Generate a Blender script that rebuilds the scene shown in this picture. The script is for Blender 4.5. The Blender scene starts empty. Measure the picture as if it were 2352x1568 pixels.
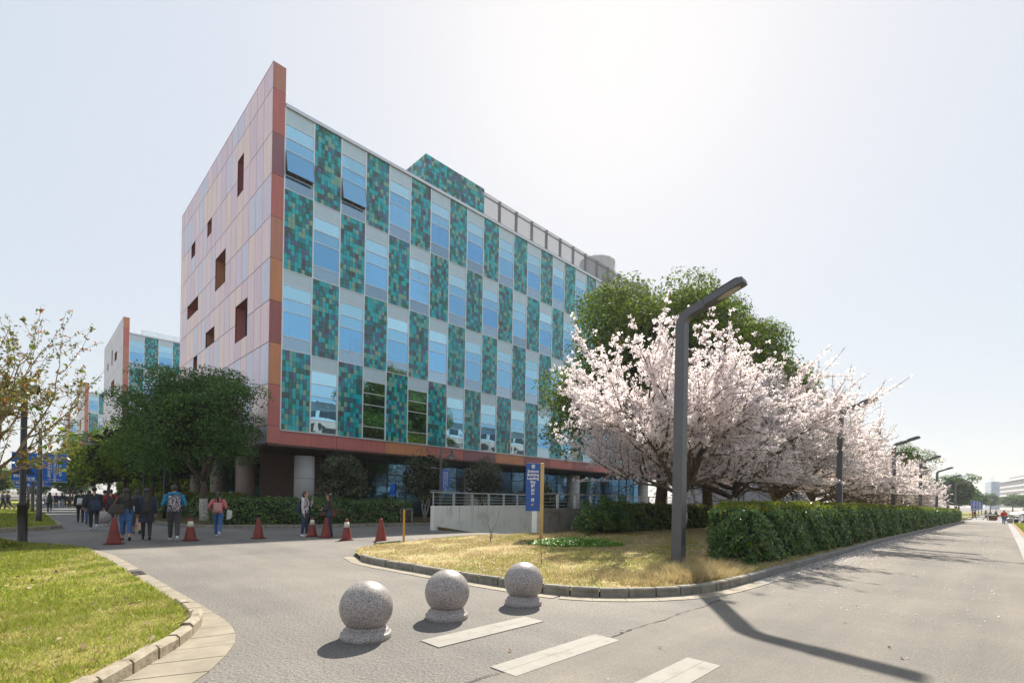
import bpy, bmesh, math, random
import numpy as np
from mathutils import Vector, Matrix
random.seed(11); RNG = np.random.default_rng(11)
scene = bpy.context.scene
COL = scene.collection
R = math.radians
PI = math.pi

# ------------------------------------------------------------------ camera
# world: +X runs along the main road and the glazed facade, +Y along the walkway on the left
cam = bpy.data.cameras.new("camera"); camo = bpy.data.objects.new("camera", cam); COL.objects.link(camo)
cam.sensor_fit = 'HORIZONTAL'; cam.sensor_width = 36.0; cam.lens = 36.0*1126/2352
cam.shift_y = 360.0/2352; cam.clip_start = 0.05; cam.clip_end = 5000
_f = Vector((1,1,0)).normalized(); _r = Vector((1,-1,0)).normalized(); _u = Vector((0,0,1)); _t = 0.01693
_cx = _r*math.cos(_t)+_u*math.sin(_t); _cy = _u*math.cos(_t)-_r*math.sin(_t)
_m = Matrix((_cx, _cy, -_f)).transposed().to_4x4(); _m.translation = (0,0,1.55); camo.matrix_world = _m
scene.camera = camo
# ------------------------------------------------------------------ sky, sun, exposure
SUN = Vector((0.82, 0.555, 1.0)).normalized()
SUN_EL = math.asin(SUN.z); SUN_AZ = math.atan2(SUN.x, SUN.y)
w = bpy.data.worlds.new("World"); scene.world = w; w.use_nodes = True
nt = w.node_tree; nt.nodes.clear()
sky = nt.nodes.new('ShaderNodeTexSky'); sky.sky_type = 'NISHITA'; sky.sun_disc = False
sky.sun_elevation = SUN_EL; sky.sun_rotation = SUN_AZ; sky.altitude = 10
sky.air_density = 1.0; sky.dust_density = 1.0; sky.ozone_density = 1.0
bg = nt.nodes.new('ShaderNodeBackground'); bg.inputs['Strength'].default_value = 0.145
gm = nt.nodes.new('ShaderNodeGamma'); gm.inputs[1].default_value = 0.12      # thick spring haze evens out the whole sky
hs = nt.nodes.new('ShaderNodeHueSaturation'); hs.inputs['Saturation'].default_value = 2.2
wo = nt.nodes.new('ShaderNodeOutputWorld')
nt.links.new(sky.outputs[0], gm.inputs[0]); nt.links.new(gm.outputs[0], hs.inputs['Color']); nt.links.new(hs.outputs[0], bg.inputs[0]); nt.links.new(bg.outputs[0], wo.inputs[0])
sl = bpy.data.lights.new("sun", 'SUN'); sl.energy = 2.0; sl.angle = R(0.8); sl.color = (1.0, 0.92, 0.80)
so = bpy.data.objects.new("sun", sl); COL.objects.link(so); so.location = (30,20,60)
so.rotation_euler = SUN.to_track_quat('Z', 'Y').to_euler()
vs = scene.view_settings
scene.display_settings.display_device = 'sRGB'; vs.view_transform = 'Standard'; vs.look = 'None'
vs.exposure = 2.3; vs.gamma = 1.0; vs.use_curve_mapping = False
scene.cycles.max_bounces = 6; scene.cycles.transparent_max_bounces = 12
scene.cycles.use_denoising = True
scene.cycles.sample_clamp_indirect = 6.0

# ------------------------------------------------------------------ helpers
def gz(x, y):                       # the ground falls away gently beyond 20 m
    d = (x+y)/math.sqrt(2); return -0.011*max(0.0, min(d, 90.0)-20.0)
def link(o, parent=None):
    COL.objects.link(o)
    if parent is not None: o.parent = parent
    return o
def tag(o, label=None, cat=None, group=None, kind=None):
    if label: o['label'] = label
    if cat: o['category'] = cat
    if group: o['group'] = group
    if kind: o['kind'] = kind
    return o
def thing(name, label, cat, loc=(0,0,0), rz=0.0, group=None, scale=1.0):
    o = bpy.data.objects.new(name, None); COL.objects.link(o); o.empty_display_size = 0.2
    o.location = loc; o.rotation_euler = (0,0,rz); o.scale = (scale,)*3
    return tag(o, label, cat, group)
def copy_tree(o, parent=None):
    c = o.copy(); COL.objects.link(c); c.parent = parent
    for ch in o.children: copy_tree(ch, c)
    return c
def wparent(o, root):               # o is modelled in world coordinates
    o.parent = root; o.matrix_parent_inverse = Matrix.Translation(-Vector(root.location)); return o
class MB:
    def __init__(s): s.v=[]; s.f=[]; s.m=[]
    def add(s, vs, fs, m=0):
        b=len(s.v); s.v += [tuple(x) for x in vs]
        for f in fs: s.f.append(tuple(b+i for i in f)); s.m.append(m)
        return s
    def box(s, x0,x1,y0,y1,z0,z1,m=0):
        return s.add([(x0,y0,z0),(x1,y0,z0),(x1,y1,z0),(x0,y1,z0),(x0,y0,z1),(x1,y0,z1),(x1,y1,z1),(x0,y1,z1)],
              [(0,3,2,1),(4,5,6,7),(0,1,5,4),(1,2,6,5),(2,3,7,6),(3,0,4,7)], m)
    def bar(s, a, b, w, h, m=0, up=(0,0,1)):           # rectangular bar between two points
        a=Vector(a); b=Vector(b); t=(b-a).normalized(); sd=t.cross(Vector(up))
        if sd.length<1e-4: sd=t.cross(Vector((1,0,0)))
        sd.normalize(); u=sd.cross(t); vs=[]
        for p in (a,b):
            for i,j in ((-1,-1),(1,-1),(1,1),(-1,1)): vs.append(p+sd*(i*w/2)+u*(j*h/2))
        return s.add(vs,[(0,1,2,3),(7,6,5,4),(0,4,5,1),(1,5,6,2),(2,6,7,3),(3,7,4,0)],m)
    def tube(s, pts, rad, n=8, m=0, caps=True, ell=1.0):
        pts=[Vector(p) for p in pts]; k=len(pts); rings=[]
        if not hasattr(rad,'__len__'): rad=[rad]*k
        ref=Vector((0.31,0.17,0.93)); vs=[]
        for i,p in enumerate(pts):
            t=(pts[min(i+1,k-1)]-pts[max(i-1,0)]).normalized()
            a=t.cross(ref if abs(t.dot(ref))<0.95 else Vector((1,0,0))).normalized(); b=t.cross(a)
            for j in range(n):
                q=2*PI*j/n; vs.append(p+(a*math.cos(q)+b*math.sin(q))*rad[i])
        fs=[(i*n+j,i*n+(j+1)%n,(i+1)*n+(j+1)%n,(i+1)*n+j) for i in range(k-1) for j in range(n)]
        if caps: fs += [tuple(range(n-1,-1,-1)), tuple((k-1)*n+j for j in range(n))]
        return s.add(vs,fs,m)
    def lathe(s, prof, n=24, c=(0,0,0), m=0):
        vs=[]; k=len(prof)
        for r,z in prof:
            for j in range(n): q=2*PI*j/n; vs.append((c[0]+r*math.cos(q),c[1]+r*math.sin(q),c[2]+z))
        fs=[(i*n+j,i*n+(j+1)%n,(i+1)*n+(j+1)%n,(i+1)*n+j) for i in range(k-1) for j in range(n)]
        fs += [tuple(range(n-1,-1,-1)), tuple((k-1)*n+j for j in range(n))]
        return s.add(vs,fs,m)
    def prism(s, poly, z0, z1, m=0):
        n=len(poly); vs=[(x,y,z0) for x,y in poly]+[(x,y,z1) for x,y in poly]
        return s.add(vs,[tuple(range(n-1,-1,-1)),tuple(range(n,2*n))]+[(i,(i+1)%n,n+(i+1)%n,n+i) for i in range(n)],m)
    def ell(s, c, rx, ry, rz, m=0, nu=14, nv=9, jit=0.0):
        vs=[]
        for i in range(nv+1):
            ph=PI*i/nv
            for j in range(nu):
                q=2*PI*j/nu; k=1+random.uniform(-jit,jit)
                vs.append((c[0]+rx*k*math.sin(ph)*math.cos(q),c[1]+ry*k*math.sin(ph)*math.sin(q),c[2]+rz*k*math.cos(ph)))
        fs=[(i*nu+j,(i+1)*nu+j,(i+1)*nu+(j+1)%nu,i*nu+(j+1)%nu) for i in range(nv) for j in range(nu)]
        return s.add(vs,fs,m)
    def mesh(s, name, mats, smooth=False):
        me=bpy.data.meshes.new(name); me.from_pydata(s.v,[],s.f)
        if not isinstance(mats,(list,tuple)): mats=[mats]
        for q in mats: me.materials.append(q)
        if len(mats)>1: me.polygons.foreach_set('material_index', s.m)
        if smooth: me.polygons.foreach_set('use_smooth',[True]*len(s.f))
        me.update(); return me
    def build(s, name, mats, parent=None, smooth=False, bevel=0.0, world=None):
        me=s.mesh(name,mats,smooth)
        if bevel:
            bm=bmesh.new(); bm.from_mesh(me); bmesh.ops.remove_doubles(bm,verts=bm.verts,dist=1e-5)
            bmesh.ops.bevel(bm,geom=bm.edges[:],offset=bevel,segments=2,profile=0.6,affect='EDGES',clamp_overlap=True)
            bm.to_mesh(me); bm.free()
        o=bpy.data.objects.new(name,me); COL.objects.link(o)
        if world is not None: wparent(o,world)
        elif parent is not None: o.parent=parent
        return o
def obj(name, me, parent=None, loc=(0,0,0), rot=(0,0,0)):
    o=bpy.data.objects.new(name,me); COL.objects.link(o); o.location=loc; o.rotation_euler=rot
    if parent is not None: o.parent=parent
    return o
def bulk(name, V, nper, mat, smooth=False):            # numpy: V (N*nper,3), one polygon per nper verts
    V=np.asarray(V,dtype=np.float32).reshape(-1,3); nv=len(V); nf=nv//nper
    me=bpy.data.meshes.new(name); me.vertices.add(nv); me.vertices.foreach_set('co',V.ravel())
    me.loops.add(nv); me.loops.foreach_set('vertex_index',np.arange(nv,dtype=np.int32))
    me.polygons.add(nf); me.polygons.foreach_set('loop_start',np.arange(0,nv,nper,dtype=np.int32))
    try: me.polygons.foreach_set('loop_total',np.full(nf,nper,dtype=np.int32))
    except Exception: pass
    me.materials.append(mat); me.update(calc_edges=True); return me
def norm(a): return a/np.maximum(np.linalg.norm(a,axis=-1,keepdims=True),1e-9)
def leaf_verts(P, N, size, aspect=0.45, droop=0.3, rng=None):
    rng = rng or RNG
    n=len(P); N=norm(N); rnd=rng.normal(size=(n,3)); rnd[:,2]-=droop
    t=norm(rnd-N*np.sum(rnd*N,axis=1,keepdims=True)); b=np.cross(N,t)
    s=np.asarray(size).reshape(-1,1)*np.ones((n,1)); V=np.empty((n,4,3))
    V[:,0]=P-t*s*.5; V[:,1]=P+b*s*aspect*.5+N*s*.06; V[:,2]=P+t*s*.5; V[:,3]=P-b*s*aspect*.5+N*s*.06
    return V.reshape(-1,3)

# ------------------------------------------------------------------ materials
def _nodes(name):
    m=bpy.data.materials.new(name); m.use_nodes=True; n=m.node_tree; p=n.nodes['Principled BSDF']; return m,n,p
def _noise(n, scale, detail=4, rough=0.6, coord='Object', vec=None):
    t=n.nodes.new('ShaderNodeTexNoise'); t.inputs['Scale'].default_value=scale; t.inputs['Detail'].default_value=detail
    t.inputs['Roughness'].default_value=rough
    if vec is None:
        tc=n.nodes.new('ShaderNodeTexCoord'); vec=tc.outputs[coord]
    n.links.new(vec,t.inputs['Vector']); return t
def _ramp(n, fac, stops, interp='LINEAR'):
    r=n.nodes.new('ShaderNodeValToRGB'); r.color_ramp.interpolation=interp; e=r.color_ramp.elements
    while len(e)<len(stops): e.new(0.5)
    for i,(p,c) in enumerate(stops): e[i].position=p; e[i].color=(*c,1)
    n.links.new(fac,r.inputs[0]); return r
def _bump(n,p,height,strength,dist=0.02):
    b=n.nodes.new('ShaderNodeBump'); b.inputs['Strength'].default_value=strength; b.inputs['Distance'].default_value=dist
    n.links.new(height,b.inputs['Height']); n.links.new(b.outputs[0],p.inputs['Normal']); return b
def _mix(n, fac, a, b, mode='MIX'):
    x=n.nodes.new('ShaderNodeMix'); x.data_type='RGBA'; x.blend_type=mode
    if isinstance(fac,(int,float)): x.inputs[0].default_value=fac
    else: n.links.new(fac,x.inputs[0])
    for i,q in ((6,a),(7,b)):
        if isinstance(q,tuple): x.inputs[i].default_value=(*q,1)
        else: n.links.new(q,x.inputs[i])
    return x.outputs[2]
MATS={}
def plain(name, c, rough=0.6, metal=0.0, var=0.12, scale=6.0, bump=0.0, bscale=40, spec=None, coord='Object', stops=None):
    if name in MATS: return MATS[name]
    m,n,p=_nodes(name); t=_noise(n,scale,5,0.6,coord)
    a=tuple(x*(1-var) for x in c); b=tuple(min(1,x*(1+var)) for x in c)
    r=_ramp(n,t.outputs[0], stops or [(0.3,a),(0.7,b)]); n.links.new(r.outputs[0],p.inputs['Base Color'])
    p.inputs['Roughness'].default_value=rough; p.inputs['Metallic'].default_value=metal
    if spec is not None: p.inputs['Specular IOR Level'].default_value=spec
    if bump: 
        t2=_noise(n,bscale,4,0.6,coord); _bump(n,p,t2.outputs[0],bump,0.01)
    MATS[name]=m; return m
def leafmat(name, stops, transl=0.35, rough=0.45, spec=0.4, tcol=None):
    if name in MATS: return MATS[name]
    m,n,p=_nodes(name); g=n.nodes.new('ShaderNodeNewGeometry')
    r=_ramp(n,g.outputs['Random Per Island'],stops); n.links.new(r.outputs[0],p.inputs['Base Color'])
    p.inputs['Roughness'].default_value=rough; p.inputs['Specular IOR Level'].default_value=spec
    tr=n.nodes.new('ShaderNodeBsdfTranslucent'); ms=n.nodes.new('ShaderNodeMixShader'); ms.inputs[0].default_value=transl
    if tcol:
        c=_mix(n,1.0,r.outputs[0],tcol,'MULTIPLY'); n.links.new(c,tr.inputs[0])
    else: n.links.new(r.outputs[0],tr.inputs[0])
    out=n.nodes['Material Output']
    n.links.new(p.outputs[0],ms.inputs[1]); n.links.new(tr.outputs[0],ms.inputs[2]); n.links.new(ms.outputs[0],out.inputs[0])
    MATS[name]=m; return m
# ------------------------------------------------------------------ ground materials
def asphalt(name, lo, hi, grain, bump, big=0.35, speck=1.0, lane=(.9,.09,1)):
    m,n,p=_nodes(name); g=_noise(n,grain,3,0.75); r=_ramp(n,g.outputs[0],[(0.30,lo),(0.52,tuple((a+b)/2 for a,b in zip(lo,hi))),(0.68,hi)])
    b=_noise(n,big,4,0.6); rb=_ramp(n,b.outputs[0],[(0.35,(0.80,0.81,0.83)),(0.65,(1.12,1.10,1.07))])
    c=_mix(n,1.0,r.outputs[0],rb.outputs[0],'MULTIPLY')
    s=_noise(n,2.2,6,0.7); rs=_ramp(n,s.outputs[0],[(0.60,(1,1,1)),(0.75,(0.86,0.86,0.86))])
    c=_mix(n,1.0,c,rs.outputs[0],'MULTIPLY')
    tc0=n.nodes.new('ShaderNodeTexCoord'); mp0=n.nodes.new('ShaderNodeMapping'); mp0.inputs['Scale'].default_value=lane; n.links.new(tc0.outputs['Object'],mp0.inputs[0])
    ln=_noise(n,1.0,5,.6,vec=mp0.outputs[0]); rl=_ramp(n,ln.outputs[0],[(0.35,(0.86,0.86,0.87)),(0.62,(1.08,1.07,1.05))]); c=_mix(n,1.0,c,rl.outputs[0],'MULTIPLY')
    v=n.nodes.new('ShaderNodeTexVoronoi'); v.inputs['Scale'].default_value=grain*0.4
    tc=n.nodes.new('ShaderNodeTexCoord'); n.links.new(tc.outputs['Object'],v.inputs['Vector'])
    st=_noise(n,grain*.45,2,.9); rst=_ramp(n,st.outputs[0],[(0.36,(0.62,0.62,0.63)),(0.47,(1,1,1)),(0.60,(1,1,1)),(0.70,(1.35,1.33,1.3))]); c=_mix(n,speck,c,_mix(n,1.0,c,rst.outputs[0],'MULTIPLY'))
    n.links.new(c,p.inputs['Base Color']); p.inputs['Roughness'].default_value=0.85; p.inputs['Specular IOR Level'].default_value=0.3
    _bump(n,p,v.outputs['Distance'],bump,0.01); return m
M_ASPH=asphalt('asphalt_coarse',(0.08,0.076,0.071),(0.29,0.27,0.245),75,0.9)
M_ROAD=asphalt('asphalt_fine',(0.125,0.116,0.104),(0.235,0.215,0.19),110,0.45,speck=.5,lane=(.07,1.1,1))
M_GUT=plain('gutter_stone',(0.235,0.205,0.155),0.8,var=0.22,scale=3.0,bump=0.25,bscale=60,coord='Object')
M_KERB=plain('kerb_concrete',(0.22,0.20,0.17),0.85,scale=5,bump=0.4,bscale=35,stops=[(0.25,(0.085,0.078,0.065)),(0.45,(0.2,0.185,0.155)),(0.75,(0.31,0.29,0.25))])
M_KERBL=plain('kerb_limestone',(0.42,0.38,0.29),0.8,scale=7,bump=0.7,bscale=25,stops=[(0.28,(0.09,0.07,0.045)),(0.42,(0.24,0.20,0.14)),(0.8,(0.36,0.33,0.26))])
M_MARK=plain('crossing_stone',(0.225,0.21,0.185),0.75,scale=5,bump=0.25,bscale=90,stops=[(0.30,(0.15,0.14,0.125)),(0.42,(0.21,0.197,0.175)),(0.7,(0.245,0.23,0.205))])
def soil(name, cols, scale=1.3):
    m,n,p=_nodes(name); a=_noise(n,scale,8,0.68); b=_noise(n,28,4,0.7)
    r=_ramp(n,a.outputs[0],[(0.28,cols[0]),(0.48,cols[1]),(0.68,cols[2])])
    r2=_ramp(n,b.outputs[0],[(0.3,(0.6,0.6,0.6)),(0.7,(1.25,1.25,1.25))])
    n.links.new(_mix(n,1.0,r.outputs[0],r2.outputs[0],'MULTIPLY'),p.inputs['Base Color']); p.inputs['Roughness'].default_value=0.95
    p.inputs['Specular IOR Level'].default_value=0.1; _bump(n,p,b.outputs[0],0.8,0.03); return m
M_LAWN=soil('lawn_soil',[(0.17,0.22,0.03),(0.26,0.28,0.045),(0.34,0.27,0.11)],1.1)
M_DRY=soil('dry_lawn_soil',[(0.30,0.20,0.085),(0.42,0.33,0.17),(0.27,0.29,0.09)],0.9)
M_BED=soil('bed_soil',[(0.09,0.06,0.03),(0.13,0.10,0.045),(0.10,0.11,0.035)],0.8)
def setts():
    m,n,p=_nodes('stone_setts'); tc=n.nodes.new('ShaderNodeTexCoord'); b=n.nodes.new('ShaderNodeTexBrick')
    b.inputs['Scale'].default_value=1.0; b.inputs['Brick Width'].default_value=0.22; b.inputs['Row Height'].default_value=0.12
    b.inputs['Mortar Size'].default_value=0.012; b.inputs['Color1'].default_value=(0.15,0.145,0.14,1); b.inputs['Color2'].default_value=(0.25,0.24,0.23,1)
    b.inputs['Mortar'].default_value=(0.06,0.055,0.05,1); n.links.new(tc.outputs['Object'],b.inputs['Vector'])
    n.links.new(b.outputs[0],p.inputs['Base Color']); p.inputs['Roughness'].default_value=0.8
    _bump(n,p,b.outputs['Fac'],-0.6,0.01); return m
M_SETTS=setts()

# ------------------------------------------------------------------ ground sheets, folded along the slope
FOLDS=[20.0,90.0]
def sheet(name, poly, z, mat, kind='structure', hole=None, parent=None):
    bm=bmesh.new(); vs=[bm.verts.new((x,y,0)) for x,y in poly]; bm.faces.new(vs)
    def cut(co,no):
        bmesh.ops.bisect_plane(bm,geom=bm.verts[:]+bm.edges[:]+bm.faces[:],plane_co=co,plane_no=no)
    s=1/math.sqrt(2)
    for d in FOLDS: cut((d*s,d*s,0),(s,s,0))
    if hole:
        k=len(hole)
        for i in range(k):
            a=Vector((*hole[i],0)); b=Vector((*hole[(i+1)%k],0)); t=b-a; cut(a,(-t.y,t.x,0))
        def inside(p):
            sg=[((Vector(hole[(i+1)%k])-Vector(hole[i])).x*(p.y-hole[i][1])-(Vector(hole[(i+1)%k])-Vector(hole[i])).y*(p.x-hole[i][0]))>0 for i in range(k)]
            return all(sg) or not any(sg)
        bmesh.ops.delete(bm,geom=[f for f in bm.faces if inside(f.calc_center_median())],context='FACES')
    bmesh.ops.triangulate(bm,faces=[f for f in bm.faces if len(f.verts)>4])
    bmesh.ops.recalc_face_normals(bm,faces=bm.faces)
    if bm.faces and sum(f.normal.z for f in bm.faces)<0: bmesh.ops.reverse_faces(bm,faces=bm.faces)
    for v in bm.verts: v.co.z=gz(v.co.x,v.co.y)+z
    me=bpy.data.meshes.new(name); bm.to_mesh(me); bm.free(); me.materials.append(mat)
    o=obj(name,me,parent)
    if parent is None: o['kind']=kind
    return o
RAMP=[(13.95,19.2),(25.2,22.12),(26.6,15.87),(15.55,14.15)]
tag(sheet('ground',[(-900,-900),(900,-900),(900,900),(-900,900)],0,M_ASPH,hole=RAMP))
sheet('road',[(-12,-0.46),(86,-0.46),(86,3.10),(-12,3.10)],0.006,M_ROAD)
# walkway of stone setts on the left, far road beyond the gate
sheet('walkway',[(1.2,25.6),(4.9,24.9),(4.6,31.0),(4.6,150),(1.3,150),(1.3,27.7)],0.006,M_SETTS)
ISL=[(5.80,10.95),(5.64,10.4),(5.66,9.37),(5.74,8.49),(5.78,7.8),(5.84,7.09),(5.90,6.55),(5.96,6.0),(6.03,5.45),(6.15,5.0),(6.33,4.68),(6.56,4.42),(6.82,4.2),(7.1,4.0),(7.4,3.83),(7.72,3.69),(8.05,3.58),(8.4,3.52),(9.0,3.46),(10,3.44)]
island_poly=ISL+[(85.5,3.40),(85.5,12.5),(36.0,12.6),(16.4,13.3),(15.2,13.9),(12.3,14.45),(10,14.02),(8.6,13.55),(7.6,13.3),(6.6,12.6),(6.1,11.8)]
o=sheet('island_lawn',[p for p in island_poly],0.10,M_DRY)
LAWN=[(0.11,19.55),(0.6,18.75),(1.0,17.9),(1.25,17.0),(1.30,15.3),(1.38,13.5),(1.42,12.3),(1.46,10.7),(1.50,9.4),(1.52,8.2),(1.52,7.5),(1.46,6.93),(1.37,6.60),(1.24,6.28),(1.08,5.97),(0.86,5.64),(0.63,5.32),(0.3,4.9),(-0.2,4.3),(-1.0,3.6)]
lawn_poly=LAWN+[(-14,3.2),(-14,20.4),(-1.5,20.1)]
sheet('lawn',lawn_poly,0.045,M_LAWN)
LAWN2=[(-9.0,25.4),(-0.54,25.9),(0.15,26.2),(0.62,26.6),(0.98,27.2),(1.08,27.9),(1.10,31.5)]
lawn2_poly=LAWN2+[(1.12,59.5),(-14,61.5),(-14,25.2)]
sheet('far_lawn',lawn2_poly,0.10,M_LAWN)
sheet('crossing_path',[(1.12,59.7),(-14,61.7),(-14,65.5),(1.12,64.0)],0.012,M_GUT)
sheet('far_lawn',[(1.12,64.2),(-14,65.7),(-14,150),(1.12,150)],0.08,M_LAWN)
BEDK=[(4.75,150),(4.75,40),(4.78,33.5),(4.90,30.6),(5.15,28.0),(5.42,26.2),(6.0,25.2),(7.2,24.6),(9.0,24.15),(12.4,23.72),(16.5,23.5),(34.0,24.9)]
bed_poly=BEDK+[(120,26),(120,30),(60,38),(9,38),(9,150)]
sheet('planting_bed',bed_poly,0.10,M_BED)
sheet('side_lawn',[(14,-1.02),(84,-1.02),(84,-14),(14,-14)],0.03,M_LAWN)
sheet('side_strip',[(14,-0.80),(84,-0.80),(84,-1.02),(14,-1.02)],0.012,plain('brown_strip',(0.25,0.16,0.10),0.9,bump=0.3))
sheet('forecourt',[(86.2,-9),(240,-9),(240,3.6),(86.2,3.6)],0.006,plain('pale_paving',(0.22,0.21,0.195),0.8,var=0.15,scale=1.2,bump=0.1))
sheet('gate_threshold',[(85.0,-0.46),(86.2,-0.46),(86.2,3.3),(85.0,3.3)],0.012,M_SETTS)
sheet('far_grass',[(100,4.2),(240,4.2),(240,14),(100,14)],0.05,M_LAWN)

# ------------------------------------------------------------------ kerbs, gutters: one piece at a time
def resample(pts, step):
    pts=[Vector((p[0],p[1])) for p in pts]; acc=[0]
    for a,b in zip(pts,pts[1:]): acc.append(acc[-1]+(b-a).length)
    L=acc[-1]; n=max(1,round(L/step)); out=[]
    for i in range(n+1):
        s=L*i/n; k=max(0,min(len(pts)-2,next((j for j in range(len(acc)-1) if acc[j+1]>=s-1e-9),len(pts)-2)))
        u=(s-acc[k])/max(1e-9,acc[k+1]-acc[k]); out.append(pts[k].lerp(pts[k+1],u))
    return out
def offs(pts, w):                    # offset to the left of travel
    out=[]
    for i,p in enumerate(pts):
        t=(pts[min(i+1,len(pts)-1)]-pts[max(i-1,0)]).normalized(); out.append(p+Vector((-t.y,t.x))*w)
    return out
def run_pieces(root, name, pts, step, w_in, w_out, z0, z1, mat, gap=0.012, chamf=0.02, jit=0.004, tilt=0.0):
    ps=resample(pts,step); A=offs(ps,w_in); B=offs(ps,w_out)
    for i in range(len(ps)-1):
        g=gap/max(0.05,(ps[i+1]-ps[i]).length); mb=MB()
        a0=A[i].lerp(A[i+1],g); a1=A[i+1].lerp(A[i],g); b0=B[i].lerp(B[i+1],g); b1=B[i+1].lerp(B[i],g)
        dz=random.uniform(-jit,jit); tl=random.uniform(-tilt,tilt); sh=Vector((random.uniform(-tilt,tilt),random.uniform(-tilt,tilt)))*.6
        lo=[(p.x+sh.x,p.y+sh.y,z0+gz(p.x,p.y)) for p in (a0,a1,b1,b0)]
        c=min(chamf,abs(w_out-w_in)*.3); k=c/max(1e-6,abs(w_out-w_in))
        mid=[(p[0],p[1],z1-c+gz(p[0],p[1])+dz+(tl if q in (1,2) else -tl)) for q,p in enumerate(lo)]
        ta0,ta1,tb0,tb1=a0.lerp(b0,k),a1.lerp(b1,k),b0.lerp(a0,k),b1.lerp(a1,k)
        top=[(p.x+sh.x,p.y+sh.y,z1+gz(p.x,p.y)+dz+(tl if q in (1,2) else -tl)) for q,p in enumerate((ta0,ta1,tb1,tb0))]
        vs=lo+mid+top; fs=[(8,9,10,11)]
        for L0 in (0,4):
            for q in range(4): fs.append((L0+q,L0+(q+1)%4,L0+4+(q+1)%4,L0+4+q))
        mb.add(vs,fs); me=mb.mesh(name,mat); bm=bmesh.new(); bm.from_mesh(me); bmesh.ops.recalc_face_normals(bm,faces=bm.faces)
        bm.to_mesh(me); bm.free(); o=obj(name,me)
        wparent(o,root)
def sroot(name):
    o=bpy.data.objects.new(name,None); COL.objects.link(o); o['kind']='structure'; return o
rt=sroot('island_kerb'); run_pieces(rt,'kerb_stone',ISL,0.47,0.0,0.13,-0.05,0.15,M_KERB,tilt=0.004)
M_KERBG=plain('kerb_granite',(0.19,0.18,0.175),0.8,var=0.25,scale=3,bump=0.3,bscale=60)
run_pieces(rt,'kerb_stone',[(10,3.44),(60,3.42)],0.99,0.0,0.13,-0.05,0.15,M_KERBG)
run_pieces(rt,'kerb_stone',[(60,3.42),(85.4,3.40)],2.0,0.0,0.13,-0.05,0.15,M_KERBG)
run_pieces(rt,'kerb_stone',[(8.6,13.62),(7.6,13.36)],0.5,0.0,-0.12,-0.05,0.16,M_KERB)
run_pieces(rt,'edging_stone',[(15.2,13.95),(12.3,14.5),(10,14.07),(8.65,13.62)],0.9,0.0,-0.08,-0.05,0.115,M_KERB)
rt=sroot('island_gutter')
run_pieces(rt,'gutter_slab',[(6.0,11.6)]+ISL[:1]+ISL[1:10],0.55,-0.30,-0.006,-0.06,0.010,M_GUT,0.004,0.003,0.001)
run_pieces(rt,'gutter_slab',ISL[9:],0.5,-0.30,-0.006,-0.06,0.010,M_GUT,0.004,0.003,0.001)
run_pieces(rt,'gutter_slab',[(10,3.44),(60,3.42)],1.0,-0.31,-0.006,-0.06,0.011,plain('gutter_concrete',(0.2,0.19,0.175),0.85,var=0.2,scale=2,bump=0.2),0.005,0.003,0.001)
rt=sroot('lawn_edge_paving')
PO=[(1.28,17.6),(1.45,16.4),(1.60,15.3),(1.67,13.2),(1.70,11),(1.74,9.1),(1.77,7.9),(1.78,6.9),(1.75,6.35),(1.68,5.92),(1.57,5.58),(1.41,5.25),(1.24,4.95),(1.04,4.68),(0.7,4.3),(0.3,3.95)]
PI_=[(1.22,17.3),(1.31,16.2),(1.34,15.2),(1.42,13.2),(1.46,11),(1.51,9.1),(1.54,7.9),(1.54,7.2),(1.44,6.63),(1.31,6.22),(1.13,5.86),(0.92,5.55),(0.68,5.24),(0.45,4.97),(0.1,4.6),(-0.3,4.2)]
a=resample(PO,0.40); b=[]
b=resample(PI_,0.40); 
n=min(len(a),len(b)); a=resample(PO,0.40) ; 
def match(p1,n):
    pts=[Vector(p) for p in p1]; L=sum((q-p).length for p,q in zip(pts,pts[1:])); return resample(p1,L/n+1e-9)
a=match(PO,34); b=match(PI_,34)
for i in range(34):
    if 13<=i<14: continue
    q=[a[i].lerp(a[i+1],.012),a[i+1].lerp(a[i],.012),b[i+1].lerp(b[i],.012),b[i].lerp(b[i+1],.012)]
    z=0.012+random.uniform(-.002,.002)
    o=MB().prism([(p.x,p.y) for p in q][::-1],-0.05,z).build('paver',M_GUT,bevel=0.004); wparent(o,rt)
# loose kerb stones round the lawn nose
rt=sroot('lawn_kerb')
run_pieces(rt,'kerb_stone',LAWN[11:],0.40,0.0,0.13,-0.05,0.14,M_KERBL,gap=0.015,chamf=0.03,jit=0.008,tilt=0.012)
run_pieces(rt,'kerb_stone',LAWN[9:12],0.40,0.0,0.12,-0.05,0.075,M_KERBL,gap=0.012,chamf=0.02,jit=0.003,tilt=0.004)
rt=sroot('far_lawn_kerb'); run_pieces(rt,'kerb_stone',LAWN2,0.6,0.0,-0.13,-0.05,0.16,M_KERBL)
run_pieces(rt,'paver',[(1.12,27.9),(1.12,59.5)],1.2,-0.006,-0.32,-0.05,0.012,M_GUT)
rt=sroot('bed_kerb'); run_pieces(rt,'kerb_stone',BEDK[1:],0.8,0.0,-0.14,-0.05,0.15,M_KERB)
rt=sroot('side_paving'); run_pieces(rt,'paving_slab',[(16,-0.46),(84,-0.46)],1.9,-0.006,-0.335,-0.05,0.014,plain('pale_slab',(0.27,0.265,0.26),0.8,var=0.1,scale=2,bump=0.1),0.008,0.003)
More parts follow.
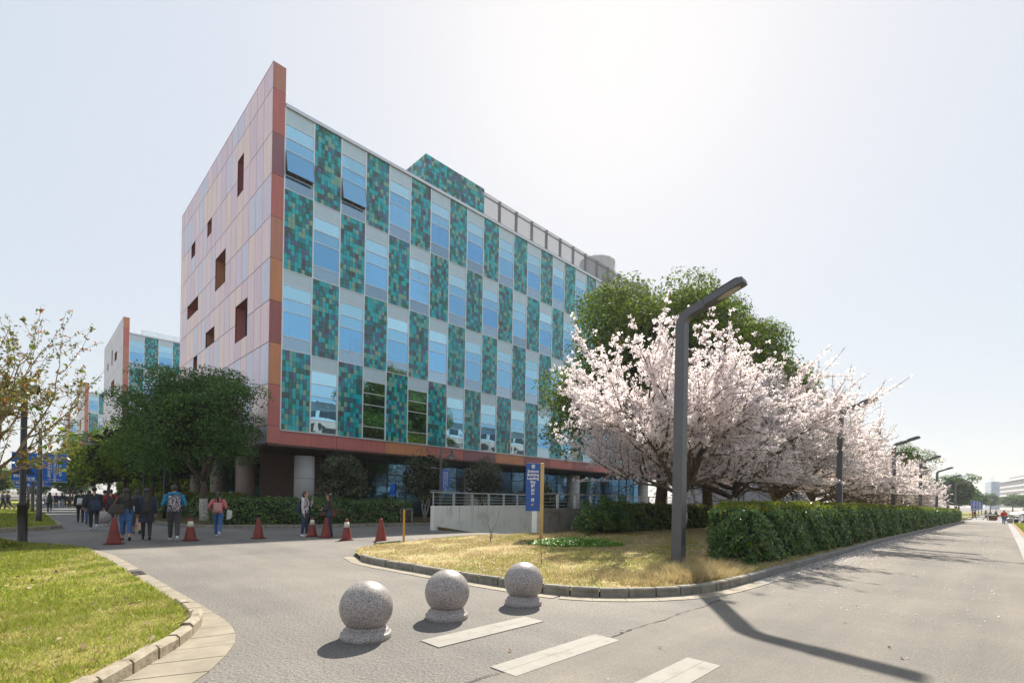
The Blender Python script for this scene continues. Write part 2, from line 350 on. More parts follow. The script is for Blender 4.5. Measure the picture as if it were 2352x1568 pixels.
# drain grate in the paving
g=thing('drain_grate','dark cast iron drain grate set in the pale edge paving','grate',(1.55,11.62,0.012))
MB().box(-.13,.13,-.30,.30,-.03,.004).build('frame',plain('iron_dark',(0.05,0.045,0.04),0.7,0.4),g)
for i in range(2):
    for j in range(5): MB().box(-.10+.11*i,-.01+.11*i,-.26+.108*j,-.19+.108*j,.0045,.007).build('slot',plain('slot_black',(0.01,0.01,0.01),0.9),g)
# crossing bars, each of two slabs
for y0 in (4.075,2.965,1.855):
    rt=sroot('crossing_marking'); xo=0.012
    for k in range(2):
        x0=3.05; 
        o=MB().box(x0,4.68,y0+.166*k+.0015,y0+.166*k+.1645,-.02,0.0095).build('slab',M_MARK); wparent(o,rt)
# asphalt seam between the two surfaces
mb=MB(); xs=[1.6+i*0.12 for i in range(54)]; pv=[(x,3.11+0.022*math.sin(x*5.1)+random.uniform(-.018,.018)) for x in xs]
for (x0,y0),(x1,y1) in zip(pv,pv[1:]):
    if x0>3.0 and x1<4.75: continue
    wd=random.uniform(.003,.010); mb.add([(x0,y0-wd,.010),(x1,y1-wd,.010),(x1,y1+wd,.010),(x0,y0+wd,.010)],[(0,1,2,3)])
tag(mb.build('asphalt_joint',plain('crack_black',(0.03,0.028,0.026),0.95)),kind='structure')

# smoother relaid asphalt on the side road, worn tyre lines, a manhole
M_RELAY=asphalt('asphalt_relaid',(0.10,0.094,0.086),(0.235,0.218,0.195),95,0.5,speck=.5)
# ------------------------------------------------------------------ building materials
def clad(name, c, rough=0.38, metal=0.45, streak=0.10):
    m,n,p=_nodes(name); tc=n.nodes.new('ShaderNodeTexCoord'); mp=n.nodes.new('ShaderNodeMapping'); mp.inputs['Scale'].default_value=(3,3,0.25)
    n.links.new(tc.outputs['Object'],mp.inputs[0]); t=_noise(n,2.0,5,0.6,vec=mp.outputs[0])
    r=_ramp(n,t.outputs[0],[(0.3,tuple(x*(1-streak) for x in c)),(0.7,tuple(min(1,x*(1+streak)) for x in c))])
    n.links.new(r.outputs[0],p.inputs['Base Color']); p.inputs['Roughness'].default_value=rough; p.inputs['Metallic'].default_value=metal; return m
PANELS=[clad(n_,(min(.9,c[0]*1.15),c[1]*1.12,c[2]*1.10),.34,.2,.11) for n_,c in (('panel_pink',(0.70,0.51,0.54)),('panel_lilac',(0.62,0.51,0.60)),('panel_peach',(0.74,0.55,0.50)),('panel_mauve',(0.64,0.47,0.54)),('panel_blue',(0.56,0.54,0.66)),('panel_rose',(0.71,0.54,0.57)))]
FIN=dict(brown=clad('fin_brown',(0.46,0.20,0.14),.4,.1),red=clad('fin_red',(0.48,0.15,0.13),.4,.1),purple=clad('fin_purple',(0.27,0.12,0.14),.4,.1),orange=clad('fin_orange',(0.56,0.23,0.11),.4,.1),dark=clad('fin_dark',(0.32,0.10,0.10),.4,.1))
TILEC=[(0.008,0.42,0.47),(0.006,0.26,0.33),(0.015,0.15,0.12),(0.20,0.40,0.31),(0.08,0.135,0.23),(0.055,0.08,0.095),(0.012,0.23,0.19)]
TILEW=[.27,.14,.15,.14,.16,.08,.06]
TILES=[plain('glazed_tile_%s'%n_,c,0.12,0.0,var=0.14,scale=1.7,spec=0.6) for n_,c in zip(('teal','deep_teal','green','olive','slate','charcoal','emerald'),TILEC)]
M_ALU=plain('aluminium',(0.72,0.74,0.77),0.35,0.25,var=0.05)
M_COP=plain('coping_metal',(0.62,0.64,0.66),0.35,0.5,var=0.05)
M_FROST=plain('frosted_pane',(0.48,0.62,0.70),0.22,0.0,var=0.05,scale=0.8,spec=0.7)
M_DARK=plain('dark_backing',(0.03,0.032,0.036),0.8)
M_INT=plain('interior_wall',(0.62,0.64,0.66),0.8)
M_BLIND=plain('roller_blind',(0.86,0.88,0.88),0.8,var=0.04)
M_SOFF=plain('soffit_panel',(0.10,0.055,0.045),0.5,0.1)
M_COLC=plain('column_concrete',(0.42,0.41,0.40),0.6,var=0.06,scale=2,bump=0.1)
def glass(name, tint, lo, hi, wav=0.07, gc=(0.26,0.60,0.95)):
    m,n,p=_nodes(name); n.nodes.remove(p); out=n.nodes['Material Output']
    tr=n.nodes.new('ShaderNodeBsdfTransparent'); tr.inputs[0].default_value=(*tint,1)
    gl=n.nodes.new('ShaderNodeBsdfGlossy'); gl.inputs['Roughness'].default_value=0.015; gl.inputs[0].default_value=(*gc,1)
    lw=n.nodes.new('ShaderNodeLayerWeight'); lw.inputs[0].default_value=0.35
    mr=n.nodes.new('ShaderNodeMapRange'); mr.inputs[3].default_value=lo; mr.inputs[4].default_value=hi; n.links.new(lw.outputs['Fresnel'],mr.inputs[0])
    t=_noise(n,0.9,2,0.4); b=n.nodes.new('ShaderNodeBump'); b.inputs['Strength'].default_value=wav; b.inputs['Distance'].default_value=0.1
    n.links.new(t.outputs[0],b.inputs['Height']); n.links.new(b.outputs[0],gl.inputs['Normal'])
    oi=n.nodes.new('ShaderNodeObjectInfo'); ad=n.nodes.new('ShaderNodeMath'); ad.operation='MULTIPLY_ADD'; n.links.new(oi.outputs['Random'],ad.inputs[0]); ad.inputs[1].default_value=.30; ad.inputs[2].default_value=-.15
    sm=n.nodes.new('ShaderNodeMath'); sm.operation='ADD'; sm.use_clamp=True; n.links.new(mr.outputs[0],sm.inputs[0]); n.links.new(ad.outputs[0],sm.inputs[1])
    ms=n.nodes.new('ShaderNodeMixShader'); n.links.new(sm.outputs[0],ms.inputs[0]); n.links.new(tr.outputs[0],ms.inputs[1]); n.links.new(gl.outputs[0],ms.inputs[2])
    n.links.new(ms.outputs[0],out.inputs[0]); return m
M_GLASS=glass('window_glass',(0.62,0.86,0.97),0.52,0.95,gc=(0.36,0.72,1.0))
M_GLASS2=glass('clear_glass',(0.68,0.87,0.94),0.54,0.95,gc=(0.46,0.80,1.0))
M_GLASS3=glass('fritted_glass',(0.72,0.9,0.95),0.58,0.95,gc=(0.58,0.89,1.0))
M_GLASSP=glass('pale_glass',(0.62,0.75,0.78),0.5,0.9,gc=(0.5,0.66,0.78))
M_CLEAR=glass('clear_balustrade',(0.9,0.93,0.94),0.04,0.6,gc=(.9,.95,1))
M_GLASSD=glass('lobby_glass',(0.25,0.36,0.38),0.12,0.8)

# ------------------------------------------------------------------ the science building and its siblings
X0,Y0=10.24,30.77
ZR=[4.58,5.64,8.10,10.57,13.06,15.57,18.03,20.55,23.01,25.59,27.12]
YJ=[0,1.46,2.73,4.03,5.29,6.58,7.87,9.15,10.43,11.77,13.04,14.30,15.58,16.88,18.15,19.48,20.82,22.13,23.40]
HOLES1=[(5.29,6.58,21.84,24.3),(13.04,14.3,21.88,23.05),(18.15,19.48,21.88,23.05),(9.15,11.77,16.87,19.28),(16.88,20.6,16.87,17.97),(4.03,6.58,11.84,14.3),(11.77,14.3,13.1,14.27),(16.88,18.15,11.84,13.0),(5.29,6.58,8.14,9.32)]
HOLES2=[(11.8,12.9,22.23,24.7),(6.58,9.15,22.2,23.5),(17.2,18.4,22.3,23.5),(9.15,13.04,17.0,19.5),(20.82,21.7,18.4,19.6)]
def subtract(r, holes):
    rs=[r]
    for (a,b,c,d) in holes:
        out=[]
        for (y0,y1,z0,z1) in rs:
            if b<=y0 or a>=y1 or d<=z0 or c>=z1: out.append((y0,y1,z0,z1)); continue
            if z0<c: out.append((y0,y1,z0,c))
            if d<z1: out.append((y0,y1,d,z1))
            zz0,zz1=max(z0,c),min(z1,d)
            if y0<a: out.append((y0,a,zz0,zz1))
            if b<y1: out.append((b,y1,zz0,zz1))
        rs=out
    return [q for q in rs if q[1]-q[0]>.05 and q[3]-q[2]>.05]
CW=1.772; ZF0,ZF1=5.47,24.80; SH=(ZF1-ZF0)/4
TW,TH_=CW/8,SH/15
_tile_mesh=[MB().box(.006,TW-.006,-.018,0,.006,TH_-.006).mesh('tile',t) for t in TILES]
FR=[0.0,0.17,0.48,0.64,0.81,1.0]     # transom heights from the bottom
def ring(mb,x0,x1,z0,z1,t,y0,y1,m=0):
    q=[(x0,z0),(x1,z0),(x1,z1),(x0,z1)]; i=[(x0+t,z0+t),(x1-t,z0+t),(x1-t,z1-t),(x0+t,z1-t)]
    vs=[(x,y0,z) for x,z in q+i]+[(x,y1,z) for x,z in q+i]; fs=[]
    for k in range(4):
        n=(k+1)%4; fs+=[(k,n,4+n,4+k),(8+k,12+k,12+n,8+n),(k,8+k,8+n,n),(4+k,4+n,12+n,12+k)]
    return mb.add(vs,fs,m)
def window_frame(): return ring(MB(),.031,CW-.031,.012,SH-.012,.03,-.03,.05).mesh('window',M_ALU)
_trans=[MB().box(.062,CW-.062,-.034,.05,f*SH-.022,f*SH+.022).mesh('transom',M_ALU) for f in FR[1:5]]
_wf=window_frame()
def pane_mesh(k,mat):
    return MB().box(.035,CW-.035,-.004,.004,FR[k]*SH+.025,FR[k+1]*SH-.025).mesh('pane',mat)
_panes=[pane_mesh(0,M_GLASSP),pane_mesh(1,M_GLASS),pane_mesh(2,M_GLASS2),pane_mesh(3,M_GLASS3),pane_mesh(4,M_FROST)]
_rail=MB()
for i in range(4): _rail.box(.12,CW*random.uniform(.7,.72),.16,.18,.16+.16*i,.185+.16*i)
_rail=_rail.mesh('rail',M_ALU)
_sash=MB().box(.04,CW-.04,-.02,.0,0,.31*SH-.05).mesh('sash',M_GLASS)
hh=.31*SH-.05
_sashf=ring(MB(),.03,CW-.03,0,hh,.04,-.026,.006).mesh('sash_frame',plain('sash_dark',(0.12,0.13,0.14),0.4,0.4))
_blind=[MB().box(.06,CW-.06,.10,.11,FR[4]*SH-q,FR[4]*SH+.1).mesh('blind',M_BLIND) for q in (.25,.6,.95,1.5,2.1)]
_curt=[MB().box(a,b,.13,.20,.9,FR[4]*SH).mesh('curtain',M_BLIND) for a,b in ((.08,.42),(CW-.5,CW-.08),(CW-.9,CW-.08),(.08,.8))]
_desk=[MB().box(.15,1.1,.5,.9,.86,1.25+.3*q).mesh('desk',plain('desk_dark',(.12,.13,.15),.6)) for q in range(2)]
def building(name, Yb, ncol, holes, label, group, near, panel_cols, fincols):
    rt=thing(name,label,'building',(X0,Yb,0),group=group); rr=random.Random(int(Yb))
    L=.70+ncol*CW
    # end wall: cladding panels with recessed openings
    back=MB()
    pj=[]
    for i in range(len(YJ)-1):
        for j in range(len(ZR)-1):
            cell=(YJ[i],YJ[i+1],ZR[j],ZR[j+1])
            for (a,b,c,d) in subtract(cell,holes): back.box(.012,.05,a,b,c,d)
            g=.022; mb=MB()
            for (a,b,c,d) in subtract((cell[0]+g,cell[1]-g,cell[2]+g,cell[3]-g),[(h[0]-g,h[1]+g,h[2]-g,h[3]+g) for h in holes]): mb.box(-.03,.0,a,b,c,d)
            if mb.v: mb.build('panel',rr.choice(panel_cols),rt)
    back.box(.66,.70,.03,23.4,4.6,27.1); back.box(.0,.70,23.40,23.43,4.6,27.1)
    back.build('wall_backing',M_DARK,rt)
    MB().box(-.03,.72,.0,23.42,27.125,27.16).build('coping',FIN['dark'],rt)
    for (a,b,c,d) in holes:
        mb=MB(); x=.62
        mb.add([(-.028,a,c),(x,a,c),(x,a,d),(-.028,a,d)],[(0,1,2,3)],0).add([(-.028,b,c),(x,b,c),(x,b,d),(-.028,b,d)],[(3,2,1,0)],0)
        mb.add([(-.028,a,c),(-.028,b,c),(x,b,c),(x,a,c)],[(0,1,2,3)],1).add([(-.028,a,d),(-.028,b,d),(x,b,d),(x,a,d)],[(3,2,1,0)],1)
        q=mb.build('window_recess',[FIN[rr.choice(['brown','dark','orange','red'])],FIN['dark']],rt)
        MB().box(x-.01,x+.01,a+.01,b-.01,c+.01,d-.01).build('pane',M_GLASSD,q)
    # narrow edge of the end wall
    for j in range(len(ZR)-1):
        MB().box(.0,.70,-.03,.0,ZR[j]+.012,ZR[j+1]-.012).build('fin_panel',FIN[fincols[j]],rt)
    MB().box(.02,.69,0.001,.03,4.6,27.1).build('fin_backing',M_DARK,rt)
    # structure behind the glass
    st=MB()
    for j in range(5):
        z=ZF0+j*SH; st.box(.72,L-.02,.10,5.0,z-.25,z+.05)
    st.box(.72,L-.02,4.6,4.8,ZF0,ZF1)
    for i in range(0,ncol+1,4): st.box(.72+i*CW-.04 if i else .74,.72+i*CW+.06,.12,4.6,ZF0,ZF1)
    st.build('floor_structure',M_INT,rt)
    MB().box(.72,L,.12,23.3,ZF1+.06,ZF1+.2).build('roof',M_COLC,rt)
    MB().box(L,L+.25,0,23.4,4.58,25.1).box(.7,L,23.2,23.4,4.6,25.0).build('rear_wall',PANELS[3],rt)
    MB().box(.70,L+.2,-.14,.25,ZF1+.02,ZF1+.22).build('roof_coping',M_COP,rt)
    MB().box(.705,L+.2,-.10,.20,ZF0-.075,ZF0-.015).build('sill_ledge',M_COP,rt)
    bc=['red','red','orange','red','purple','orange','dark','red','dark','red','orange','red','purple','orange','red']
    nb=int(math.ceil(ncol/2))
    for k in range(nb):
        MB().box(.712+k*2*CW,min(L,.70+(k+1)*2*CW-.012),-.03,.02,4.58,ZF0-.09).build('fascia_panel',FIN[bc[k%len(bc)]],rt)
    # mullions
    for i in range(ncol+1):
        MB().box(.70+i*CW-.03,.70+i*CW+.03,-.05,.06,ZF0-.012,ZF1+.018).build('mullion',M_ALU,rt)
    for j in range(1,4):
        MB().box(.74,L-.03,-.044,.05,ZF0+j*SH-.011,ZF0+j*SH+.011).build('transom',M_ALU,rt)
    stuff=[MB() for _ in TILES]
    for i in range(ncol):
        for j in range(4):                       # j = 0 is the lowest storey
            x=.70+i*CW; z=ZF0+j*SH
            if (i+j)%2==1:
                wn=obj('window',_wf,rt,(x,0,z))
                opened = near and j==3 and i in (0,2)
                for k in range(5):
                    if opened and k==1: continue
                    obj('pane',_panes[k],wn)
                if opened:
                    s=obj('sash',_sash,wn,(0,-.03,FR[2]*SH-.03),(-R(13 if i==0 else 11),0,0)); s.location=(0,-.03,FR[2]*SH-.03)
                    # hinge along the top edge
                    ang=R(13 if i==0 else 11); s.rotation_euler=(-ang,0,0); s.location=(0,-.03-math.sin(ang)*hh,FR[2]*SH-.03-math.cos(ang)*hh)
                    f=obj('sash_frame',_sashf,wn,tuple(s.location),tuple(s.rotation_euler))
                for tr_ in _trans: obj('transom',tr_,wn)
                obj('rail',_rail,wn)
                if rr.random()<.75: obj('blind',rr.choice(_blind),wn)
                if rr.random()<.6: obj('curtain',rr.choice(_curt),wn)
                if rr.random()<.4: obj('desk',rr.choice(_desk),wn)
            else:
                real = near and (i,j) in ((0,2),(0,0))
                bk=MB().box(x+.03,x+CW-.03,.0,.03,z+.011,z+SH-.011).build('tile_panel',M_DARK,rt)
                for c in range(8):
                    for r_ in range(15):
                        t=rr.choices(range(len(TILES)),TILEW)[0]
                        w0=(CW-.06)/8
                        if real: 
                            q=obj('tile',_tile_mesh[t],bk,(x+.03+c*w0,0,z+r_*TH_)); q.scale=(w0/TW,1,1)
                        else:
                            stuff[t].box(x+.03+c*w0+.005,x+.03+(c+1)*w0-.005,-.018,-.001,z+r_*TH_+.006 if r_ else z+.014,z+(r_+1)*TH_-.006 if r_<14 else z+SH-.014)
    allm=MB()
    for t,s in enumerate(stuff): allm.add(s.v,s.f,t) if s.v else None
    q=allm.build('facade_tiles',TILES,rt); q['kind']='stuff'
    return rt
FC=['red','red','orange','dark','orange','brown','brown','red','purple','red','brown'][:10]
FC=['red','red','orange','dark','orange','brown','red','purple','red','brown']
B1=building('campus_building',Y0,28,HOLES1,'large corner building with pink metal end wall and teal tiled glass facade','tiled campus buildings in a row',True,PANELS,FC)
GREY=[clad('panel_grey_%d'%i,c,.4,.4) for i,c in enumerate([(0.60,0.55,0.56),(0.57,0.53,0.55),(0.63,0.57,0.57)])]
for (yb,lb,nc) in ((91.2,'tiled building with grey panelled end wall just behind the largest one',6),(153,'third tiled building of the row, partly hidden by the sparse tree at the left',5),(215,'smallest and farthest tiled building of the row at the left',4)):
    b=building('campus_building',yb,nc,HOLES2,lb,'tiled campus buildings in a row',False,GREY,['red','orange','red','purple','purple','red','brown','brown','red','orange'])
    bal=MB(); L=.7+nc*CW
    g_=MB().box(2.2,L,1.0,1.02,25.05,25.95).build('balustrade_glass',M_CLEAR,b)
    MB().box(2.2,L,.97,1.05,25.95,26.0).build('handrail',M_ALU,b)
    for i in range(5): MB().box(2.3+i*2.0,2.36+i*2.0,.97,1.05,25.0,25.95).build('post',M_ALU,b)

# roof: tiled penthouse, louvre screen
def L1(x,y,z=0): return (x-X0,y-Y0,z)
ph=MB().box(22.60-X0,28.85-X0,33-Y0,42-Y0,24.9,29.06).build('penthouse',M_DARK,B1)
pt=[MB() for _ in TILES]; rr=random.Random(5); tw,th=.2605,.34
for c in range(24):
    for r_ in range(12):
        t=rr.choices(range(len(TILES)),[.18,.12,.22,.12,.2,.1,.06])[0]; x=22.6-X0+c*tw; z=24.98+r_*th
        pt[t].box(x+.008,x+tw-.008,33-Y0-.02,33-Y0-.001,z+.01,z+th-.01)
for c in range(34):
    for r_ in range(12):
        t=rr.choices(range(len(TILES)),[.18,.12,.22,.12,.2,.1,.06])[0]; y=33-Y0+c*tw; z=24.98+r_*th
        pt[t].box(22.6-X0-.02,22.6-X0-.001,y+.008,y+tw-.008,z+.01,z+th-.01)
al=MB()
for t,s in enumerate(pt): al.add(s.v,s.f,t)
q=al.build('penthouse_tiles',TILES,B1); q['kind']='stuff'
M_LOUV=plain('louvre_metal',(0.20,0.20,0.21),0.5,0.3,var=0.06)
for i in range(30):
    z=25.35+i*.12; MB().bar((28.87-X0,33.05-Y0,z),(60.0-X0,33.05-Y0,z),.03,.045,up=(0,0,1)).build('louvre_slat',M_LOUV,B1)
for i in range(15):
    x=30.98+2.2*i-X0; MB().box(x-.06,x+.06,33.12-Y0,33.40-Y0,24.95,28.95).build('screen_post',M_LOUV,B1)
MB().box(28.87-X0,60-X0,33.12-Y0,33.22-Y0,28.55,28.68).build('screen_rail',M_LOUV,B1)
# rooftop plant
M_VENT=plain('vent_metal',(0.52,0.52,0.52),0.5,0.3,var=0.05)
for k,(x,y,s) in enumerate(((36.6,36,.9),(39.6,36.5,1.15),(44.6,37,1.2),(46.2,37.5,1.0))):
    v=thing('roof_vent',['short mushroom vent behind the roof louvres, nearest the tiled penthouse','mushroom vent behind the fourth louvre bay','taller mushroom vent behind the louvres beside its shorter twin','mushroom vent nearest the cooling tower behind the louvres'][k],'roof vent',(x,y,24.97),group='mushroom vents behind the roof louvres',scale=s)
    MB().lathe([(.28,0),(.28,1.9)],16).build('stack',M_VENT,v,True)
    MB().lathe([(.30,1.75),(.62,1.95),(.66,2.25),(.45,2.5),(.05,2.62)],16).build('cowl',M_VENT,v,True)
for k,(x,y) in enumerate(((50.6,36.2),(60.0,37))):
    v=thing('cooling_tower',['large round cooling tower drum behind the roof louvre screen','second cooling tower drum farther along the roof behind the tree top'][k],'cooling tower',(x,y,24.97),group='cooling towers on the roof',scale=1.27)
    MB().box(-2,2,-2,2,0,2.6).build('casing',M_VENT,v)
    MB().lathe([(1.75,2.6),(1.62,3.0),(1.6,4.4),(1.75,4.75),(1.75,4.82),(1.6,4.82),(1.5,4.4),(1.5,3.0)],28).build('fan_drum',M_VENT,v,True)
    mb=MB()
    for i in range(14):
        q=2*PI*i/14; mb.box(-.02+1.72*math.cos(q),.02+1.72*math.cos(q),-.02+1.72*math.sin(q),.02+1.72*math.sin(q),2.7,4.9)
    mb.build('rib',M_VENT,v)
# ground floor of the corner building
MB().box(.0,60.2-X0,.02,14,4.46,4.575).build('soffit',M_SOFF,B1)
for i in range(4):
    c=MB().lathe([(.62,0),(.62,4.46)],32,(2.74+14.18*i,1.35,-.4)).build('column',M_COLC,B1,True)
    MB().lathe([(.623,0),(.623,.02)],32,(2.74+14.18*i,1.35,2.6)).build('joint_ring',M_DARK,c)
for i,(x,y) in enumerate(((.9,7.0),(.9,13.5),(.9,20.0))):
    MB().lathe([(.62,-.4),(.62,4.46)],32,(x,y,0)).build('column',plain('column_brown',(0.28,0.22,0.19),0.6),B1,True)
gw=MB()
xs=[5.2+1.772*i for i in range(26)]
for x in xs: MB().box(x-.035,x+.035,4.16,4.28,-.4,4.46).build('lobby_mullion',M_DARK,B1)
for z in (1.05,3.3): MB().box(5.2,xs[-1],4.18,4.26,z-.03,z+.03).build('lobby_transom',M_DARK,B1)
for a,b in zip(xs,xs[1:]): MB().box(a+.04,b-.04,4.20,4.22,-.4,4.46).build('lobby_pane',M_GLASSD,B1)
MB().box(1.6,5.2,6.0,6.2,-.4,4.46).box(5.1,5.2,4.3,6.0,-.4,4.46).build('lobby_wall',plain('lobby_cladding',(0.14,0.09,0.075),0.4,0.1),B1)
MB().box(5.2,49,9.5,9.7,-.4,4.46).build('lobby_back',plain('lobby_back',(0.16,0.19,0.19),0.7),B1)

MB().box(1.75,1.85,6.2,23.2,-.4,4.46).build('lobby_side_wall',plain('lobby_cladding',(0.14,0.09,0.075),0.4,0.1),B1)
MB().box(1.85,49,22.9,23.1,-.4,4.46).build('lobby_rear_wall',plain('lobby_back',(0.16,0.19,0.19),0.7),B1)
for i in range(8): MB().box(1.72,1.745,6.6+2*i,8.4+2*i,.2,4.2).build('lobby_pane',M_GLASSD,B1)

# office block across the road, behind the viewpoint: what the lower windows mirror
ob=thing('office_block','white office block with strip windows across the road, mirrored in the lowest facade windows','building',(4,-42,0))
MB().box(0,110,-16,0,-1,21).build('wall',plain('office_render',(0.62,0.61,0.58),.8,var=.06,scale=.6),ob)
for f in range(6):
    for c in range(22): MB().box(1.2+c*4.95,5.2+c*4.95,.0,.06,1.0+f*3.4,2.9+f*3.4).build('window',M_DARK,ob)
MB().box(-.5,110.5,-16.5,.6,21,21.5).build('roof',M_COP,ob)
# ------------------------------------------------------------------ loading ramp
M_RAMPW=plain('ramp_render',(0.56,0.56,0.53),0.8,scale=1.1,bump=0.1,stops=[(0.28,(0.55,0.53,0.47)),(0.45,(0.72,0.72,0.68)),(0.8,(0.80,0.80,0.77))])
M_RAMPS=plain('stained_render',(0.30,0.28,0.25),0.85,scale=1.6,bump=0.2,stops=[(0.3,(0.10,0.085,0.065)),(0.45,(0.25,0.235,0.21)),(0.75,(0.36,0.34,0.31))])
M_STEEL=plain('rail_steel',(0.55,0.56,0.59),0.35,0.6,var=0.05)
A,B,C,D=[Vector((*p,0)) for p in RAMP]
def ramp_z(u): return -1.7*u
rf=MB(); n=12; vs=[]; fs=[]
for i in range(n+1):
    u=i/n; a=A.lerp(B,u); d=D.lerp(C,u); z=ramp_z(u)+gz(a.x,a.y)*(1-u)+.002
    vs+=[(a.x,a.y,z),(d.x,d.y,z)]
for i in range(n): fs.append((2*i,2*i+1,2*i+3,2*i+2))
rf.add(vs,fs); tag(rf.build('ramp_floor',plain('green_floor_paint',(0.27,0.36,0.30),0.6,scale=1.0,stops=[(0.35,(0.22,0.33,0.28)),(0.5,(0.36,0.36,0.30)),(0.7,(0.30,0.38,0.32))])),kind='structure')
def ramp_wall(name,label,P,Q,th,zt,mat,mat2,back_low):
    root=thing(name,label,'wall',(P.x,P.y,0)); t=(Q-P).normalized(); nrm=Vector((-t.y,t.x,0)); L=(Q-P).length
    def at(s,o,z): p=P+t*s+nrm*o; return (p.x-P.x,p.y-P.y,z)
    mb=MB(); k=14; vs=[]
    for i in range(k+1):
        s=L*i/k; zb=-1.9*(i/k)-.05
        vs+=[at(s,0,zb),at(s,0,zt),at(s,th,zt),at(s,th,zb)]
    fs=[(0,1,2,3),(4*k+3,4*k+2,4*k+1,4*k)]
    for i in range(k):
        b=4*i
        for q in range(4): fs.append((b+q,b+4+q,b+4+(q+1)%4,b+(q+1)%4))
    mb.add(vs,fs); bm=mb.build('wall_body',mat,root)
    return root,at,L
def railing(root,at,L,zt,off,pitch=1.62,h=.66):
    mb=MB().bar(at(-.1,off,zt+h),at(L,off,zt+h),.09,.05); mb.build('handrail',M_STEEL,root)
    for r_ in range(3): MB().tube([at(0,off,zt+.14+.15*r_),at(L,off,zt+.14+.15*r_)],.010,6).build('rail_wire',M_STEEL,root)
    n=int(L/pitch)
    for i in range(n+1):
        for dx in ((0.0,) if i==0 else (-.06,.06)):
            s=min(L-.1,.06+i*pitch+dx); MB().bar(at(s,off,zt-.005),at(s,off,zt+h-.02),.045,.045,up=(1,0,0)).build('rail_post',M_STEEL,root)
r1,at1,L_1=ramp_wall('ramp_wall','long white rendered ramp wall with rust streaks and steel railing on top',A,B,.22,1.13,M_RAMPW,M_RAMPW,True)
railing(r1,at1,L_1,1.13,.11)
MB().bar(at1(.3,-.012,-.02),at1(.3,-.012,-.02+.001),.01,.01).build('base_mark',M_RAMPW,r1)
k=14; mb=MB(); vs=[]
for i in range(k+1):
    s=.25+(L_1-.3)*i/k; zb=-1.7*(s/L_1)+.0
    vs+=[at1(s,-.025,zb),at1(s,-.025,zb+.17),at1(s,-.002,zb+.17)]
fs=[]
for i in range(k): fs+=[(3*i,3*i+3,3*i+4,3*i+1),(3*i+1,3*i+4,3*i+5,3*i+2)]
mb.add(vs,fs).build('base_band',plain('brown_band',(0.12,0.085,0.035),0.8,var=.3),r1)
for s,wd,h0 in ((1.3,.03,.7),(2.0,.05,.9),(3.05,.035,1.05),(3.2,.05,1.08),(3.75,.03,.9),(4.6,.03,.75),(5.9,.03,.6),(1.0,.02,.5)):
    MB().add([at1(s,-.003,1.12),at1(s+wd,-.003,1.12),at1(s+wd*.6,-.003,1.12-h0),at1(s+wd*.3,-.003,1.12-h0)],[(0,1,2,3)]).build('rust_stain',plain('rust',(0.30,0.22,0.10),0.85,var=.3,scale=9),r1)
C=D+(C-D)*1.9
r2,at2,L_2=ramp_wall('ramp_wall','stained grey ramp wall with steel railing beside the blue sign and bushes',D,C,-.25,1.13,M_RAMPS,M_RAMPS,False)
railing(r2,at2,L_2,1.13,-.12)
MB().box(-.16,.12,-.27,.02,-.05,1.16).build('end_pier',M_RAMPW,r2)
# speed hump strips at the ramp mouth
sh=thing('speed_hump','flat black and yellow rubber speed hump across the ramp mouth','speed hump',(0,0,0))
for i in range(12):
    u0=.04+i*.075; p=D.lerp(A,u0)+Vector((1.1,.25,0)); q=D.lerp(A,u0+.072)+Vector((1.1,.25,0))
    t=Vector((.97,.24,0))*.3
    o=MB().add([(p.x,p.y,-.115),(q.x,q.y,-.115),(q.x+t.x,q.y+t.y,-.15),(p.x+t.x,p.y+t.y,-.15)],[(0,3,2,1)]).build('hump_segment',plain('hump_yellow',(0.45,0.36,0.10),.7) if i%2 else plain('hump_black',(0.05,0.05,0.05),.7),sh)
# ------------------------------------------------------------------ vegetation
M_BARK=plain('bark',(0.085,0.06,0.042),0.9,var=0.35,scale=9,bump=0.7,bscale=30)
M_BARKL=plain('bark_tan',(0.23,0.16,0.10),0.85,var=0.3,scale=8,bump=0.5,bscale=25)
M_WASH=plain('whitewashed_bark',(0.5,0.47,0.42),0.9,scale=12,bump=0.7,bscale=30,stops=[(0.35,(0.17,0.13,0.09)),(0.5,(0.45,0.42,0.37)),(0.75,(0.58,0.56,0.52))])
L_CAMP=leafmat('camphor_leaf',[(0,(0.038,0.094,0.025)),(.5,(0.071,0.160,0.038)),(.85,(0.125,0.247,0.051)),(1,(0.230,0.337,0.062))],.32,.6,.18)
L_SUNNY=leafmat('sunny_leaf',[(0,(0.048,0.095,0.010)),(.5,(0.102,0.167,0.017)),(.85,(0.176,0.247,0.024)),(1,(0.271,0.316,0.034))],.42,.65,.12)
L_DARK=leafmat('inner_shade_leaf',[(0,(0.013,0.026,0.013)),(.6,(0.026,0.045,0.019)),(1,(0.048,0.072,0.026))],.2,.7,.1)  # darkened leaf colour stands for the shade inside crowns and shrubs
L_SHRUB=leafmat('shrub_leaf',[(0,(0.060,0.087,0.050)),(.5,(0.098,0.135,0.066)),(.9,(0.162,0.189,0.085)),(1,(0.351,0.150,0.076))],.25,.5,.3)
L_HEDGE=leafmat('hedge_leaf',[(0,(0.039,0.098,0.026)),(.55,(0.073,0.161,0.036)),(.9,(0.140,0.242,0.045)),(1,(0.393,0.351,0.045))],.32,.32,.5)
L_TIP=leafmat('hedge_tip',[(0,(0.10,0.15,0.018)),(.6,(0.16,0.20,0.022)),(1,(0.24,0.21,0.03))],.5,.35,.4)
L_PETAL=leafmat('blossom',[(0,(0.88,0.77,0.79)),(.5,(0.92,0.85,0.86)),(1,(0.95,0.91,0.90))],.66,.7,.1)
